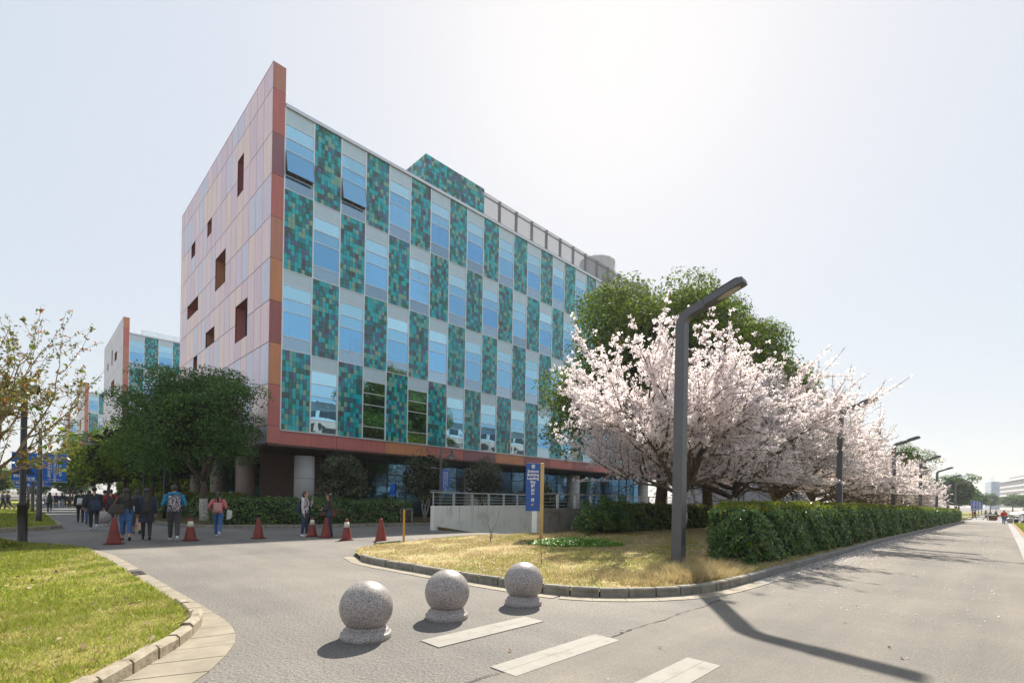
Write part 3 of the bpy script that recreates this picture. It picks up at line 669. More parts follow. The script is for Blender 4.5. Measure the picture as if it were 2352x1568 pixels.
L_BUD=leafmat('young_leaf',[(0,(0.16,0.15,0.02)),(.6,(0.24,0.22,0.03)),(1,(0.22,0.10,0.03))],.45,.5,.3)
L_MAG=leafmat('magnolia_leaf',[(0,(0.075,0.112,0.021)),(.5,(0.165,0.188,0.030)),(.78,(0.270,0.225,0.045)),(.9,(0.360,0.128,0.030)),(1,(0.450,0.150,0.030))],.45,.3,.5)
L_GREEN=leafmat('groundcover_leaf',[(0,(0.070,0.182,0.017)),(.6,(0.126,0.294,0.028)),(1,(0.210,0.364,0.042))],.35,.4,.4)

def clump_leaves(rng, clumps, nper, size, inner=0.18, flat=0.75, lump=.22):
    P=[];N=[];S=[]
    for (c,r) in clumps:
        n=int(nper*r*r); d=norm(rng.normal(size=(n,3))); d[:,2]=np.abs(d[:,2])*np.where(rng.random(n)<.78,1,-1); d=norm(d)
        ph=rng.random(3)*6; lm=1+lump*np.sin(d[:,0]*7+ph[0])*np.sin(d[:,1]*7+ph[1])*np.sin(d[:,2]*6+ph[2])
        rad=r*(1-rng.random(n)**2*inner*2.2)*lm*(1+rng.normal(size=n)*.03)
        P.append(np.array(c)+d*rad[:,None]*np.array([1,1,flat])); nn=d+rng.normal(size=(n,3))*.55; nn[:,2]+=.25; N.append(nn); S.append(size*(.6+.8*rng.random(n)))
    return np.concatenate(P),np.concatenate(N),np.concatenate(S)
def crown_clumps(rng, cen, rx, ry, rz, n, r0, r1, lowcut=-.75):
    out=[]
    while len(out)<n:
        d=norm(rng.normal(size=3)); 
        if d[2]<lowcut: continue
        k=.48+.50*rng.random(); p=np.array(cen)+d*np.array([rx,ry,rz])*k; out.append((p,r0+(r1-r0)*rng.random()))
    return out
def limb(mb, a, b, r0, r1, rng, seg=4, wob=.06, n=7):
    a=np.array(a,float); b=np.array(b,float); L=np.linalg.norm(b-a); pts=[];rad=[]
    for i in range(seg+1):
        u=i/seg; p=a+(b-a)*u+rng.normal(size=3)*wob*L*(0 if i in (0,seg) else 1)*.5; p[2]+=math.sin(u*PI)*L*.04
        pts.append(tuple(p)); rad.append(r0+(r1-r0)*u)
    mb.tube(pts,rad,n); return pts
def evergreen(name,label,loc,H_,rx,ry,zlow,seed,nclump=46,nper=210,size=.17,mat=None,trunk=.17,wash=False,group=None,off=(0,0),flatbot=-.75,r0=.75,r1=1.35,core=True,fork=None,lobes=None):
    rng=np.random.default_rng(seed); rt=thing(name,label,'tree',loc,group=group)
    rz=(H_-zlow)/2; cen=(off[0],off[1],zlow+rz)
    cl=crown_clumps(rng,cen,rx,ry,rz,nclump,r0,r1,flatbot)
    if lobes:
        cl=[]
        for (a,b,c,r1_,r2_,r3_,m_) in lobes: cl+=crown_clumps(rng,(a,b,c),r1_,r2_,r3_,m_,r0,r1,flatbot)
    P,N,S=clump_leaves(rng,cl,nper,size); obj('crown',bulk('crown',leaf_verts(P,N,S,.5,.3,rng),4,mat or L_CAMP),rt)
    if core:
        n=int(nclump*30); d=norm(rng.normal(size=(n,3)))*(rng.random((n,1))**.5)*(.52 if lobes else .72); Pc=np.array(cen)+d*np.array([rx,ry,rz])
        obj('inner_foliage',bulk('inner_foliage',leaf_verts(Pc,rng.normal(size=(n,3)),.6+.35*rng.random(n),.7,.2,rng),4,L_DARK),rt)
    tb=MB(); fk=fork or zlow+rz*.35
    limb(tb,(0,0,-.15),(off[0]*.2,off[1]*.2,fk),trunk*1.15,trunk*.8,rng,5,.03,10)
    for i in range(7):
        c=cl[rng.integers(len(cl))][0]; limb(tb,(off[0]*.2,off[1]*.2,fk-.1),tuple(c),trunk*.6,trunk*.12,rng,5,.10,6)
    tr=tb.build('trunk',M_BARK,rt,True)
    if wash:
        wb=MB(); limb(wb,(0,0,-.1),(off[0]*.06,off[1]*.06,1.25),trunk*1.2,trunk*1.1,rng,4,.015,12); wb.build('whitewash',M_WASH,rt,True)
    return rt
# row of camphor trees along the walkway
evergreen('camphor_tree','large dark camphor tree with whitewashed forked trunk at the building corner',(7.2,31.5,.0),8.75,3.3,3.3,2.35,3,96,560,.125,trunk=.19,wash=True,group='camphor trees along the walkway',off=(-.35,.25),fork=2.3,flatbot=-.6,r0=.6,r1=1.15,lobes=[(-1.6,1.3,6.1,2.2,2.2,2.4,34),(.5,-.3,6.3,2.2,2.2,2.3,34),(-.6,.2,5.6,2.5,2.5,2.5,34),(-.5,.2,4.5,3.0,3.0,1.9,30),(-2.4,2.1,4.4,1.6,1.6,1.6,14),(1.0,-.9,4.3,1.6,1.6,1.6,14)])
for k,(x,y,h,r_) in enumerate(((7.6,40.5,7.2,2.4),(7.4,48,7.4,2.6),(6.6,56.5,8.5,3.6),(6.4,66,8.6,3.7),(6.2,78,8.8,3.8),(6.0,94,9.0,4.0),(5.9,115,9.2,4.4))):
    evergreen('camphor_tree',['camphor tree second in the walkway row, just behind the whitewashed one','third camphor tree of the walkway row','fourth camphor tree of the walkway row','fifth camphor tree of the walkway row','sixth camphor tree along the walkway, above the distant walkers','seventh camphor tree far down the walkway','last camphor tree at the far end of the walkway row'][k],(x,y,gz(x,y)),h,r_,r_,1.9,20+k,50,230 if k<3 else 110,.18 if k<3 else .27,L_SUNNY if k in (1,2,3,4) else L_CAMP,.16,group='camphor trees along the walkway')  # some crowns take a yellow-green leaf with sunlight put into its colour
for k,(x,y,h,r_) in enumerate(((-6.5,66,6.0,3.0),(-9,84,6.5,3.5),(-7,108,7,4),(-3.5,135,7,4))):
    evergreen('broadleaf_tree',['bushy green tree behind the blue banners at the left edge','rounded green tree farther back at the left edge','distant green tree beyond the far lawn at the left','farthest tree closing the left lawn'][k],(x,y,gz(x,y)),h,r_,r_,1.4,40+k,46,110,.25,L_SUNNY,.13,group='trees beyond the far lawn')
for k,(x,y,h,r_) in enumerate(((2.0,172,8,5),(-7,178,9,6),(-17,170,9,6),(10,182,9,6),(-28,160,8,6))):
    evergreen('broadleaf_tree',['low leafy tree closing the end of the walkway','low leafy tree left of the walkway end','low leafy tree far behind the left lawn','low leafy tree behind the walkway end at the right','low leafy tree at the far left horizon'][k],(x,y,-.8),h,r_,r_,.2,340+k,50,90,.38,L_CAMP,.2,group='trees closing the walkway',flatbot=-1.0)
# two big evergreens behind the cherry row
evergreen('evergreen_tree','tall broad evergreen rising behind the nearest cherry blossom, left of the near lamp head',(27.4,14.7,gz(27.4,14.7)),15.6,5.2,5.2,3.2,61,130,260,.19,L_SUNNY,.3,True,'evergreens behind the cherry row',r0=1.1,r1=1.9,lobes=[(-.9,.9,11.2,3.9,3.9,4.2,50),(1.6,-1.4,9.6,3.6,3.6,3.9,40),(-2.4,2.2,7.4,3.2,3.2,3.6,34),(0,0,6.5,4.2,4.2,3.4,30)])
evergreen('evergreen_tree','second broad evergreen behind the cherries, its crown showing right of the near lamp',(31.6,13.6,gz(31.6,13.6)),14.6,4.6,4.6,3.2,62,110,260,.19,L_SUNNY,.3,True,'evergreens behind the cherry row',r0=1.1,r1=1.8,lobes=[(-.4,.4,11.2,3.8,3.8,4.1,52),(2.3,-1.8,9.4,3.5,3.5,3.9,46),(-.4,.2,6.4,4.1,4.1,3.2,28)])
evergreen('evergreen_tree','rounded evergreen standing above the cherry row by the third and fourth lamps',(78,9.0,gz(78,9)),9.8,3.6,3.6,2,63,60,260,.18,L_SUNNY,.2,group='evergreens behind the cherry row')
for k,(x,y,h,r_) in enumerate(((146,7.2,9.6,4.2),(172,8.0,8,4.5),(225,7,8,5),(330,4,9,5),(300,-3.2,8,5),(270,-6.5,7,5))):
    evergreen('evergreen_tree',['dense evergreen at the far end of the cherry row beside the blue banners','evergreen behind the far banners','hazy evergreen beyond the banners','hazy evergreen below the distant pale block','hazy round tree below the distant white building','hazy low tree at the right below the white building'][k],(x,y,gz(x,y)),h,r_,r_,1.5,70+k,50,80,.38,L_CAMP,.2,group='evergreens beyond the gate')
# clipped round shrubs in front of the building
def shrub(name,label,loc,rx,h,seed,zlow=.5,mat=None,n=260,size=.12,group='round shrubs before the building'):
    rng=np.random.default_rng(seed); rt=thing(name,label,'shrub',loc,group=group); rz=(h-zlow)/2
    cl=[]
    while len(cl)<40:
        d=norm(rng.normal(size=3)); taper=1-.38*max(0,d[2]); cl.append((np.array([d[0]*rx*.66*taper,d[1]*rx*.66*taper,zlow+rz+d[2]*rz*.82]),.45+.3*rng.random()))
    P,N,S=clump_leaves(rng,cl,n,size); obj('foliage',bulk('foliage',leaf_verts(P,N,S,.42,.5,rng),4,mat or L_SHRUB),rt)
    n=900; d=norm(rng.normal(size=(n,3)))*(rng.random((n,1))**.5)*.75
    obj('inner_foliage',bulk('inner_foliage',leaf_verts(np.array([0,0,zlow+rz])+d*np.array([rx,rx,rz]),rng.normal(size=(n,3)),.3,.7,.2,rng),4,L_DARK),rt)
    tb=MB()
    for i in range(4): limb(tb,(0.05*i-.1,0,-.1),(rng.normal()*.3,rng.normal()*.3,zlow+rz*.8),.05,.03,rng,3,.1,6)
    tb.build('stem',M_WASH,rt,True); return rt
shrub('round_shrub','large dark round shrub behind the two talking women, beside the round column',(13.35,27.6,.05),1.85,4.15,81,.2)
shrub('round_shrub','reddish round shrub left of the hooked lamp post before the building',(18.6,26.6,0),1.95,4.75,82,.9)
shrub('round_shrub','round dark shrub between the hooked lamp post and the blue sign',(23.0,25.9,0),1.75,4.45,83,.9)
shrub('round_shrub','low shrub partly behind the blue sign and rail',(30.5,27.2,-.2),1.6,3.2,84,.4)
# hedges
def hedge(name,label,path,width,h,seed,dens,mat,size,tipmat=None,tips=0,group=None,z0=.08,round_=.12,w0=None):
    """path: polyline of (x,y) along the hedge's front edge; body lies to the left of travel"""
    rng=np.random.default_rng(seed); rt=thing(name,label,'hedge',(path[0][0],path[0][1],gz(*path[0])),group=group)
    ps=resample(path,.6 if w0 else 1.0); Q=offs(ps,width); width=abs(width)
    org=Vector((path[0][0],path[0][1],gz(*path[0])))
    if w0:
        for i_ in range(4): Q[i_]=ps[i_].lerp(Q[i_],(w0+(width-w0)*i_/4)/width)
    core=MB(); vs=[]; k=len(ps)
    for i in range(k):
        a,b=ps[i],Q[i]; m=.10; a2=a.lerp(b,m/width); b2=b.lerp(a,m/width); g=gz(a.x,a.y); hh_=h-.10+.04*math.sin(i*1.7)
        for p,z in ((a2,z0+g),(a2,hh_+g),(b2,hh_+g),(b2,z0+g)): vs.append((p.x-org.x,p.y-org.y,z-org.z))
    fs=[(0,1,2,3),(4*k-1,4*k-2,4*k-3,4*k-4)]
    for i in range(k-1):
        for q in range(4): fs.append((4*i+q,4*i+4+q,4*i+4+(q+1)%4,4*i+(q+1)%4))
    core.add(vs,fs).build('shade_core',plain('hedge_core',(0.010,0.016,0.008),0.95),rt)  # near-black core box, its colour stands for the hedge's inner shade
    P=[];N=[];S=[];TP=[];TN=[];TS=[]
    def wave(x,s): return .07*np.sin(x*2.1+s)+.05*np.sin(x*5.3+s*2)
    for i in range(k-1):
        a,b=np.array(ps[i]),np.array(ps[i+1]); qa,qb=np.array(Q[i]),np.array(Q[i+1]); L=np.linalg.norm(b-a); mid=(a+b)/2
        dist=np.hypot(*mid); f=1.0 if dist<16 else max(.12,(16/dist)**1.25); sz=size*(1.0 if dist<16 else min(2.4,(dist/16)**.6))
        out=norm((a-qa)[None])[0]; tn=(b-a)/L
        for kind,area in (('f',h*L),('b',h*L*.5),('t',width*L)):
            n=int(dens*f*area); u=rng.random((n,1)); w_=rng.random(n)
            if kind=='t':
                p2=(a+(b-a)*u)*(1-w_[:,None])+(qa+(qb-qa)*u)*w_[:,None]; z=h+wave(p2[:,0]+p2[:,1],1)+rng.normal(size=n)*.035; edge=np.minimum(w_,1-w_)*width; z-=np.maximum(0,round_*1.6-edge)**2/round_*1.2
                nn=np.stack([rng.normal(size=n)*.5,rng.normal(size=n)*.5,np.ones(n)],1)
            else:
                base=(a+(b-a)*u) if kind=='f' else (qa+(qb-qa)*u); o_=out if kind=='f' else -out; z=z0+w_*(h-z0)*1.0
                p2=base+o_[None]*(wave(base[:,0]*1.3+z*2,2)+rng.normal(size=n)*.05-.10*np.maximum(0,(z-h+round_*2)/(round_*2))**2)[:,None]
                nn=np.concatenate([np.repeat(o_[None],n,0)+rng.normal(size=(n,2))*.6,(rng.normal(size=n)*.5+.35)[:,None]],1)
            g=np.array([gz(x,y) for x,y in p2]) if dist>18 else 0
            P.append(np.concatenate([p2-np.array([org.x,org.y]),(z+g-org.z)[:,None]],1)); N.append(nn); S.append(sz*(.55+.75*rng.random(n)))
            if tips and kind=='t':
                m=int(tips*f*area); u=rng.random((m,1)); w_=rng.random((m,1)); p2=(a+(b-a)*u)*(1-w_)+(qa+(qb-qa)*u)*w_; g=np.array([gz(x,y) for x,y in p2])
                z=h+.05+wave(p2[:,0]+p2[:,1],1)+rng.random(m)*.06+g-org.z
                TP.append(np.concatenate([p2-np.array([org.x,org.y]),z[:,None]],1)); nn=rng.normal(size=(m,3)); nn[:,2]*=.3; TN.append(nn); TS.append(sz*(.6+.6*rng.random(m)))
    # ends
    for e,sg in ((0,-1),(k-1,1)):
        a,b=np.array(ps[e]),np.array(Q[e]); dist=np.hypot(*a); f=1.0 if dist<16 else max(.12,(16/dist)**1.25); n=int(dens*f*width*h); u=rng.random((n,1)); tn=norm((np.array(ps[min(e+1,k-1)])-np.array(ps[max(e-1,0)]))[None])[0]*sg
        z=z0+rng.random(n)*(h-z0); p2=a+(b-a)*u+tn[None]*(rng.normal(size=n)*.06+.05+wave(u[:,0]*width+z*2,3))[:,None]
        P.append(np.concatenate([p2-np.array([org.x,org.y]),(z+gz(*a)-org.z)[:,None]],1)); N.append(np.concatenate([np.repeat(tn[None],n,0)+rng.normal(size=(n,2))*.6,(rng.normal(size=n)*.5+.35)[:,None]],1)); S.append(size*(.55+.75*rng.random(n)))
    obj('foliage',bulk('foliage',leaf_verts(np.concatenate(P),np.concatenate(N),np.concatenate(S),.36,.5,rng),4,mat),rt)
    if TP: obj('young_tips',bulk('young_tips',leaf_verts(np.concatenate(TP),np.concatenate(TN),np.concatenate(TS),.34,-2.0,rng),4,tipmat),rt)
    return rt
hedge('road_hedge','long glossy green hedge with yellow-green top along the road kerb',[(11.9,4.12),(13.3,4.0),(20,3.86),(40,3.82),(84.5,3.78)],1.5,1.38,101,800,L_HEDGE,.12,L_TIP,300,w0=.95)
hedge('low_hedge','dark clipped hedge in front of the building behind the standing women',[(6.6,26.6),(9.2,26.2),(13.5,26.0),(17.2,26.0)],1.3,1.35,102,420,L_HEDGE,.14)
hedge('low_hedge','dark hedge behind the trunks of the near cherry and evergreen',[(19.4,12.5),(24,12.6),(46,13.6)],1.2,1.32,103,330,L_HEDGE,.15,L_TIP,90)
hedge('low_hedge','hedge along the walkway behind the camphor trunks, its top lit yellow green',[(8.6,31.8),(8.2,40),(8.0,90)],-1.0,1.5,104,230,L_HEDGE,.2,L_TIP,120)
hedge('backlit_hedge','tall bamboo-like hedge glowing yellow green behind the camphor trunk',[(9.5,55.5),(9.5,89)],-.9,3.6,105,170,L_SUNNY,.24,L_TIP,90)
hedge('backlit_hedge','tall leafy hedge across the gap between the first two tiled buildings',[(10.5,58.5),(40,60.5)],.9,4.2,106,150,L_SUNNY,.26,L_TIP,60)
# loose bushes
def bush(label,loc,rx,ry,h,seed,n=16):
    rng=np.random.default_rng(seed); rt=thing('laurel_bush',label,'bush',loc); cl=[]; tb=MB()
    for i in range(n):
        x,y=rng.normal()*rx*.55,rng.normal()*ry*.55; top=h*(.55+.45*rng.random())*(1-.35*min(1,(x/rx)**2)); k=max(2,int(top/.28))
        limb(tb,(x*.3,y*.3,-.05),(x,y,top*.95),.014,.006,rng,4,.12,4)
        for q in range(k): cl.append((np.array([x+rng.normal()*.08,y+rng.normal()*.08,.18+(top-.2)*(q+.5)/k]),.20+.12*rng.random()))
    P_,N_,S_=clump_leaves(rng,cl,1500,.135,.3,.9); obj('foliage',bulk('foliage',leaf_verts(P_,N_,S_,.34,.2,rng),4,L_HEDGE),rt)
    tb.build('stem',M_BARK,rt,True); return rt
bush('glossy upright bush beside the stained ramp wall and the blue sign',(16.7,12.3,.05),.8,.7,1.25,86)
bush('taller leafy bush in front of the rail between sign and cherry trunk',(18.5,12.4,.05),1.0,.7,1.75,87,22)
rb=shrub('rose_bush','low flowering bush with red blooms in front of the dark hedge',(10.6,25.1,.06),1.35,1.1,89,.0,L_HEDGE,330,.12,group=None)
M_ROSE=leafmat('rose_petal',[(0,(0.45,0.02,0.03)),(1,(0.62,0.06,0.07))],.3)
for i in range(15):
    q=random.uniform(-2.6,-.3); mb=MB(); mb.ell((0,0,0),.055,.055,.045,0,8,5,.2); z=random.uniform(.35,1.0); r_=1.25*math.sqrt(max(.1,1-(z-.5)**2)); o=mb.build('bloom',M_ROSE,rb,True); o.location=(r_*math.cos(q),r_*math.sin(q),z)
# low green ground cover on the island
rng=np.random.default_rng(7); n=5200; a_=rng.random(n)*6.283; q=np.sqrt(rng.random(n)); ex,ey=1.55,.85
px=ex*q*np.cos(a_); py=ey*q*np.sin(a_); z=.02+.20*(1-q**2)*rng.random(n)+.05*rng.random(n); c,s=math.cos(-.75),math.sin(-.75)
gcv=obj('ground_cover',bulk('ground_cover',leaf_verts(np.stack([12.5+px*c-py*s,9.6+px*s+py*c,.10+z],1),np.stack([rng.normal(size=n)*.5,rng.normal(size=n)*.5,np.ones(n)],1),.05+.04*rng.random(n),.7,.2,rng),4,L_GREEN))
tag(gcv,'bright green patch of low ground cover on the dry island lawn','ground cover',kind='stuff')

# ------------------------------------------------------------------ cherry trees
def cherry(seed, hscale=1.0, green=.04, flowers=1.0):
    rng=np.random.default_rng(seed); wood=MB(); FP=[]; BP=[]
    def branch(p,d,L,r,lev):
        seg=4 if lev<3 else 3; pts=[p]; rad=[r]; dd=np.array(d,float)
        for i in range(seg):
            dd=norm((dd+rng.normal(size=3)*(.10 if lev<2 else .16)+np.array([0,0,.035 if lev<3 else .07]))[None])[0]
            pts.append(pts[-1]+dd*L/seg); rad.append(max(.006,r*(1-.5*(i+1)/seg)))
        wood.tube([tuple(q) for q in pts],rad,8 if lev<1 else (6 if lev<3 else 3),caps=False)
        if lev>=2:
            tot=L; step=.055 if lev>=3 else .08; n=int(tot/step*flowers)
            for i in range(n):
                u=rng.random()*.98; 
                if lev>=4 and u>.62: 
                    if rng.random()<.75:
                        if rng.random()<.35: k=min(int(u*seg),seg-1); BP.append(pts[k]+(pts[k+1]-pts[k])*(u*seg-k))
                        continue
                k=min(int(u*seg),seg-1); q=pts[k]+(pts[k+1]-pts[k])*(u*seg-k); FP.append(q+norm(rng.normal(size=(1,3)))[0]*rng.random()*.17)
        if lev<4:
            nb=[0,4,4,3][lev] if lev else 0
            for i in range(nb):
                u=.35+.65*(i+rng.random()*.6)/nb; k=min(int(u*seg),seg-1); q=pts[k]+(pts[k+1]-pts[k])*(u*seg-k)
                ax=norm(rng.normal(size=(1,3)))[0]; sd=np.cross(dd,ax); sd/=np.linalg.norm(sd); ang=R(rng.uniform(28,58)); nd=dd*math.cos(ang)+sd*math.sin(ang)
                branch(q,nd,L*rng.uniform(.58,.78),max(.008,r*.55),lev+1)
            branch(pts[-1],dd,L*.72,rad[-1],lev+1)
    tb=limb(wood,(0,0,-.1),(.08,-.05,1.35),.15,.12,rng,4,.05,9); base=np.array([.08,-.05,1.3])
    for i in range(10):
        az=2*PI*i*.381*1.0+rng.uniform(-.2,.2); el=R([19,42,60,24,50,17,44,68,22,34][i]); d=np.array([math.cos(az)*math.cos(el),math.sin(az)*math.cos(el),math.sin(el)])
        branch(base+np.array([0,0,.18*(i%3)]),d,rng.uniform(2.05,2.5)*(.90 if el>R(45) else 1.12),.075,1)
    F=np.array(FP); m=13; ctr=np.repeat(F,m,0)+norm(rng.normal(size=(len(F)*m,3)))*(.02+.055*rng.random((len(F)*m,1))); keep=ctr[:,2]>1.85; ctr=ctr[keep]
    nn=rng.normal(size=(len(ctr),3)); V=leaf_verts(ctr,nn,.034+.024*rng.random(len(ctr)),.95,0,rng)
    nb=int(len(F)*green*8); idx=rng.integers(len(F),size=max(1,nb)); b=F[idx]+rng.normal(size=(len(idx),3))*.06
    if len(BP): b=np.concatenate([b,np.array(BP)+rng.normal(size=(len(BP),3))*.01])
    V2=leaf_verts(b,rng.normal(size=(len(b),3)),.05+.03*rng.random(len(b)),.5,0,rng)
    return wood.mesh('trunk',M_BARK,True),bulk('crown',V,4,L_PETAL),bulk('young_leaves',V2,4,L_BUD)
CH=[cherry(5,flowers=1.0,green=.02),cherry(9,flowers=.85,green=.10)]
lbl=['nearest cherry tree in full pale pink blossom behind the near lamp','second cherry tree in blossom along the hedge','third cherry tree of the row, just left of the second lamp','fourth cherry tree of the row, right behind the second lamp','fifth cherry tree, leafing yellow green beside the third lamp','sixth cherry tree near the fourth lamp','seventh cherry tree between fourth and fifth lamp','eighth cherry tree by the fifth lamp','ninth cherry tree near the hedge end','last cherry tree spreading over the hedge end']
for k,(x,y,s,v) in enumerate(((17.9,8.7,1.24,0),(25.4,9.5,1.32,0),(33.4,9.9,1.36,1),(41.2,9.9,1.28,1),(49.5,9.8,1.15,1),(58,10,1.15,0),(66,10,1.05,1),(74,10,1.05,0),(82,9.6,1.0,1),(90,9.0,1.05,0))):
    t=thing('cherry_tree',lbl[k],'cherry tree',(x,y,gz(x,y)+.08),rz=k*1.37+.4,group='cherry trees in blossom along the road',scale=s)
    obj('trunk',CH[v][0],t); obj('crown',CH[v][1],t); obj('young_leaves',CH[v][2],t)
    if k<2:
        rngw=np.random.default_rng(5); wb=MB(); limb(wb,(0,0,-.1),(.08,-.05,1.35),.156,.126,np.random.default_rng([5,9][v]),4,.05,10)
        wb.v=[p for p in wb.v]; wb.build('whitewash',M_WASH,t,True)
# ------------------------------------------------------------------ sparse leafing tree at the left edge
def sparse_tree():
    rng=np.random.default_rng(33); rt=thing('magnolia_tree','sparse young tree with orange-green new leaves leaning in at the left edge','tree',(-.75,17.0,.04)); wood=MB(); LP=[];LN=[];BIG=[]
    def br(p,d,L,r,lev):
        pts=[np.array(p,float)]; dd=np.array(d,float); rad=[r]
        for i in range(5):
            dd=norm((dd+rng.normal(size=3)*.13+np.array([0,0,.05]))[None])[0]; pts.append(pts[-1]+dd*L/5); rad.append(max(.0035,r*(1-.11*(i+1))))
        wood.tube([tuple(q) for q in pts],rad,8 if lev<2 else 4,caps=False)
        if lev>=2:
            for i in range(int(L*(6 if lev==2 else 11))):
                u=rng.random()*4.99; k=int(u); q=pts[k]+(pts[k+1]-pts[k])*(u-k); m=rng.integers(2,5)
                for _ in range(m): LP.append(q+rng.normal(size=3)*.03)
            if rng.random()<.3: BIG.append(pts[-1]+rng.normal(size=3)*.05)
        if lev<4:
            for i in range([3,3,2,2][lev]):
                u=1.2+3.7*rng.random(); k=int(min(4,u)); q=pts[k]+(pts[min(k+1,5)]-pts[k])*(u-k); sd=np.cross(dd,norm(rng.normal(size=(1,3)))[0]); sd/=np.linalg.norm(sd)
                a=R(rng.uniform(25,55)); br(q,dd*math.cos(a)+sd*math.sin(a),L*rng.uniform(.55,.75),r*.5,lev+1)
            br(pts[-1],dd,L*.68,rad[-1],lev+1)
    for (d,L) in (((.15,-.1,.98),1.75),((.45,-.35,.80),1.75),((-.5,.4,.85),1.6),((.1,-.25,.95),1.7),((.6,-.45,.55),1.45),((.3,.2,.9),1.75),((.62,-.6,.3),1.15),((-.2,.3,.95),1.7)):
        br((0,0,1.55),norm(np.array([d],float))[0],L*1.12,.045,1)
    limb(wood,(0,0,-.1),(0,0,1.6),.095,.075,rng,4,.03,9)
    wood.build('trunk',M_BARKL,rt,True)
    P=np.array(LP); obj('crown',bulk('crown',leaf_verts(P,rng.normal(size=(len(P),3))+[0,0,.3],.055+.06*rng.random(len(P)),.40,-.5,rng),4,L_MAG),rt)
    B=np.array(BIG); obj('old_leaves',bulk('old_leaves',leaf_verts(B,rng.normal(size=(len(B),3)),.13+.06*rng.random(len(B)),.6,.8,rng),4,L_SUNNY),rt)
sparse_tree()
# bare twigs on the island
for k,(x,y,h) in enumerate(((11.2,12.2,1.0),(8.05,7.1,.95),(15.0,12.2,.8))):
    tw=MB(); rng=np.random.default_rng(90+k)
    for i in range(4 if k!=1 else 1): limb(tw,(0,0,-.03),(rng.normal()*.16,rng.normal()*.16,h*(1-.18*i)),.009,.004,rng,4,.12,4)
    o=tw.build('bare_sapling',M_BARK); o.location=(x,y,.10); tag(o,['thin bare sapling on the dry lawn left of the sign','single thin bare stem near the island kerb','spindly bare sapling beside the sign post'][k],'sapling')
# ------------------------------------------------------------------ grass, petals, fallen leaves
def pip(poly, X, Y):
    ins=np.zeros(len(X),bool); n=len(poly); j=n-1
    for i in range(n):
        xi,yi=poly[i]; xj,yj=poly[j]
        c=((yi>Y)!=(yj>Y))&(X<(xj-xi)*(Y-yi)/((yj-yi) if yj!=yi else 1e-9)+xi); ins^=c; j=i
    return ins
def blades(name, poly, bbox, n, h, wd, z, mat, seed, dens=None, lean=.5):
    rng=np.random.default_rng(seed); X=bbox[0]+(bbox[1]-bbox[0])*rng.random(n); Y=bbox[2]+(bbox[3]-bbox[2])*rng.random(n)
    k=pip(poly,X,Y)
    if dens is not None: k&=rng.random(n)<dens(X,Y)
    X=X[k];Y=Y[k]; m=len(X); dist=np.hypot(X,Y); a=rng.random(m)*6.283; w_=wd*(.6+.8*rng.random(m))*np.maximum(1,dist/8)**.6; hh_=h*(.4+.9*rng.random(m))
    G_=np.array([gz(x,y) for x,y in zip(X,Y)]) if dist.max()>20 else np.zeros(m)
    V=np.empty((m,3,3)); dx=np.cos(a)*w_/2; dy=np.sin(a)*w_/2; lx=rng.normal(size=m)*lean*hh_; ly=rng.normal(size=m)*lean*hh_
    V[:,0]=np.stack([X-dx,Y-dy,z+G_],1); V[:,1]=np.stack([X+dx,Y+dy,z+G_],1); V[:,2]=np.stack([X+lx,Y+ly,z+G_+hh_],1)
    o=obj(name,bulk(name,V.reshape(-1,3),3,mat)); return o
G_GREEN=leafmat('grass_green',[(0,(0.15,0.22,0.02)),(.5,(0.25,0.31,0.035)),(.8,(0.34,0.34,0.06)),(1,(0.45,0.37,0.15))],.35,.5,.2)
G_STRAW=leafmat('grass_straw',[(0,(0.36,0.25,0.11)),(.5,(0.49,0.39,0.20)),(.85,(0.58,0.50,0.30)),(1,(0.32,0.33,0.10))],.3,.6,.2)
def patch(s,lo,hi,seed=0):
    r_=np.random.default_rng(int(s*100)+seed); K=r_.normal(size=(9,2))*s*np.array([.5,.8,1.0,1.3,1.6,2.2,2.8,3.5,4.5])[:,None]; ph=r_.random(9)*6.28; A=np.array([1,.9,.8,.7,.6,.5,.45,.4,.35])
    def f(X,Y):
        v=sum(a*np.sin(k[0]*X+k[1]*Y+p) for a,k,p in zip(A,K,ph))/1.6
        return np.clip(.5+.5*v,0,1)*(hi-lo)+lo
    return f
def patch_old(s,lo,hi):
    return lambda X,Y: np.clip(.5+.5*np.sin(X*s+1.3*np.sin(Y*s*.8))*np.cos(Y*s*1.1+np.sin(X*s*.7)),0,1)*(hi-lo)+lo
tag(blades('grass',lawn_poly,(-4.5,1.6,3.2,20.3),170000,.06,.010,.045,G_GREEN,1,patch(1.9,.05,1.3)),'short patchy green grass of the foreground lawn','grass',kind='stuff')
tag(blades('dry_grass',lawn_poly,(-4.5,1.6,3.2,20.3),60000,.045,.009,.045,G_STRAW,2,lambda X,Y:.75-patch(1.9,-.1,1.1)(X,Y)),'straw coloured dead grass mixed into the foreground lawn','grass',kind='stuff')
tag(blades('dry_grass',island_poly,(5.6,18.5,3.4,14.5),120000,.055,.011,.10,G_STRAW,3,patch(1.7,.05,1.1)),'dry straw grass covering the kerbed island','grass',kind='stuff')
tag(blades('grass',island_poly,(5.6,18.5,3.4,14.5),90000,.05,.010,.10,G_GREEN,4,patch(1.2,-.5,1.1)),'thin green grass among the straw on the island','grass',kind='stuff')
tag(blades('grass',lawn2_poly,(-9,1.2,25.2,61),60000,.07,.03,.10,G_GREEN,5),'short grass of the lawn beyond the crossing road','grass',kind='stuff')
tag(blades('grass',[(14,-1.05),(84,-1.05),(84,-8),(14,-8)],(14,84,-8,-1.05),40000,.07,.03,.03,G_GREEN,6),'grass of the verge at the right edge','grass',kind='stuff')
near_poly=[p for p in lawn_poly]
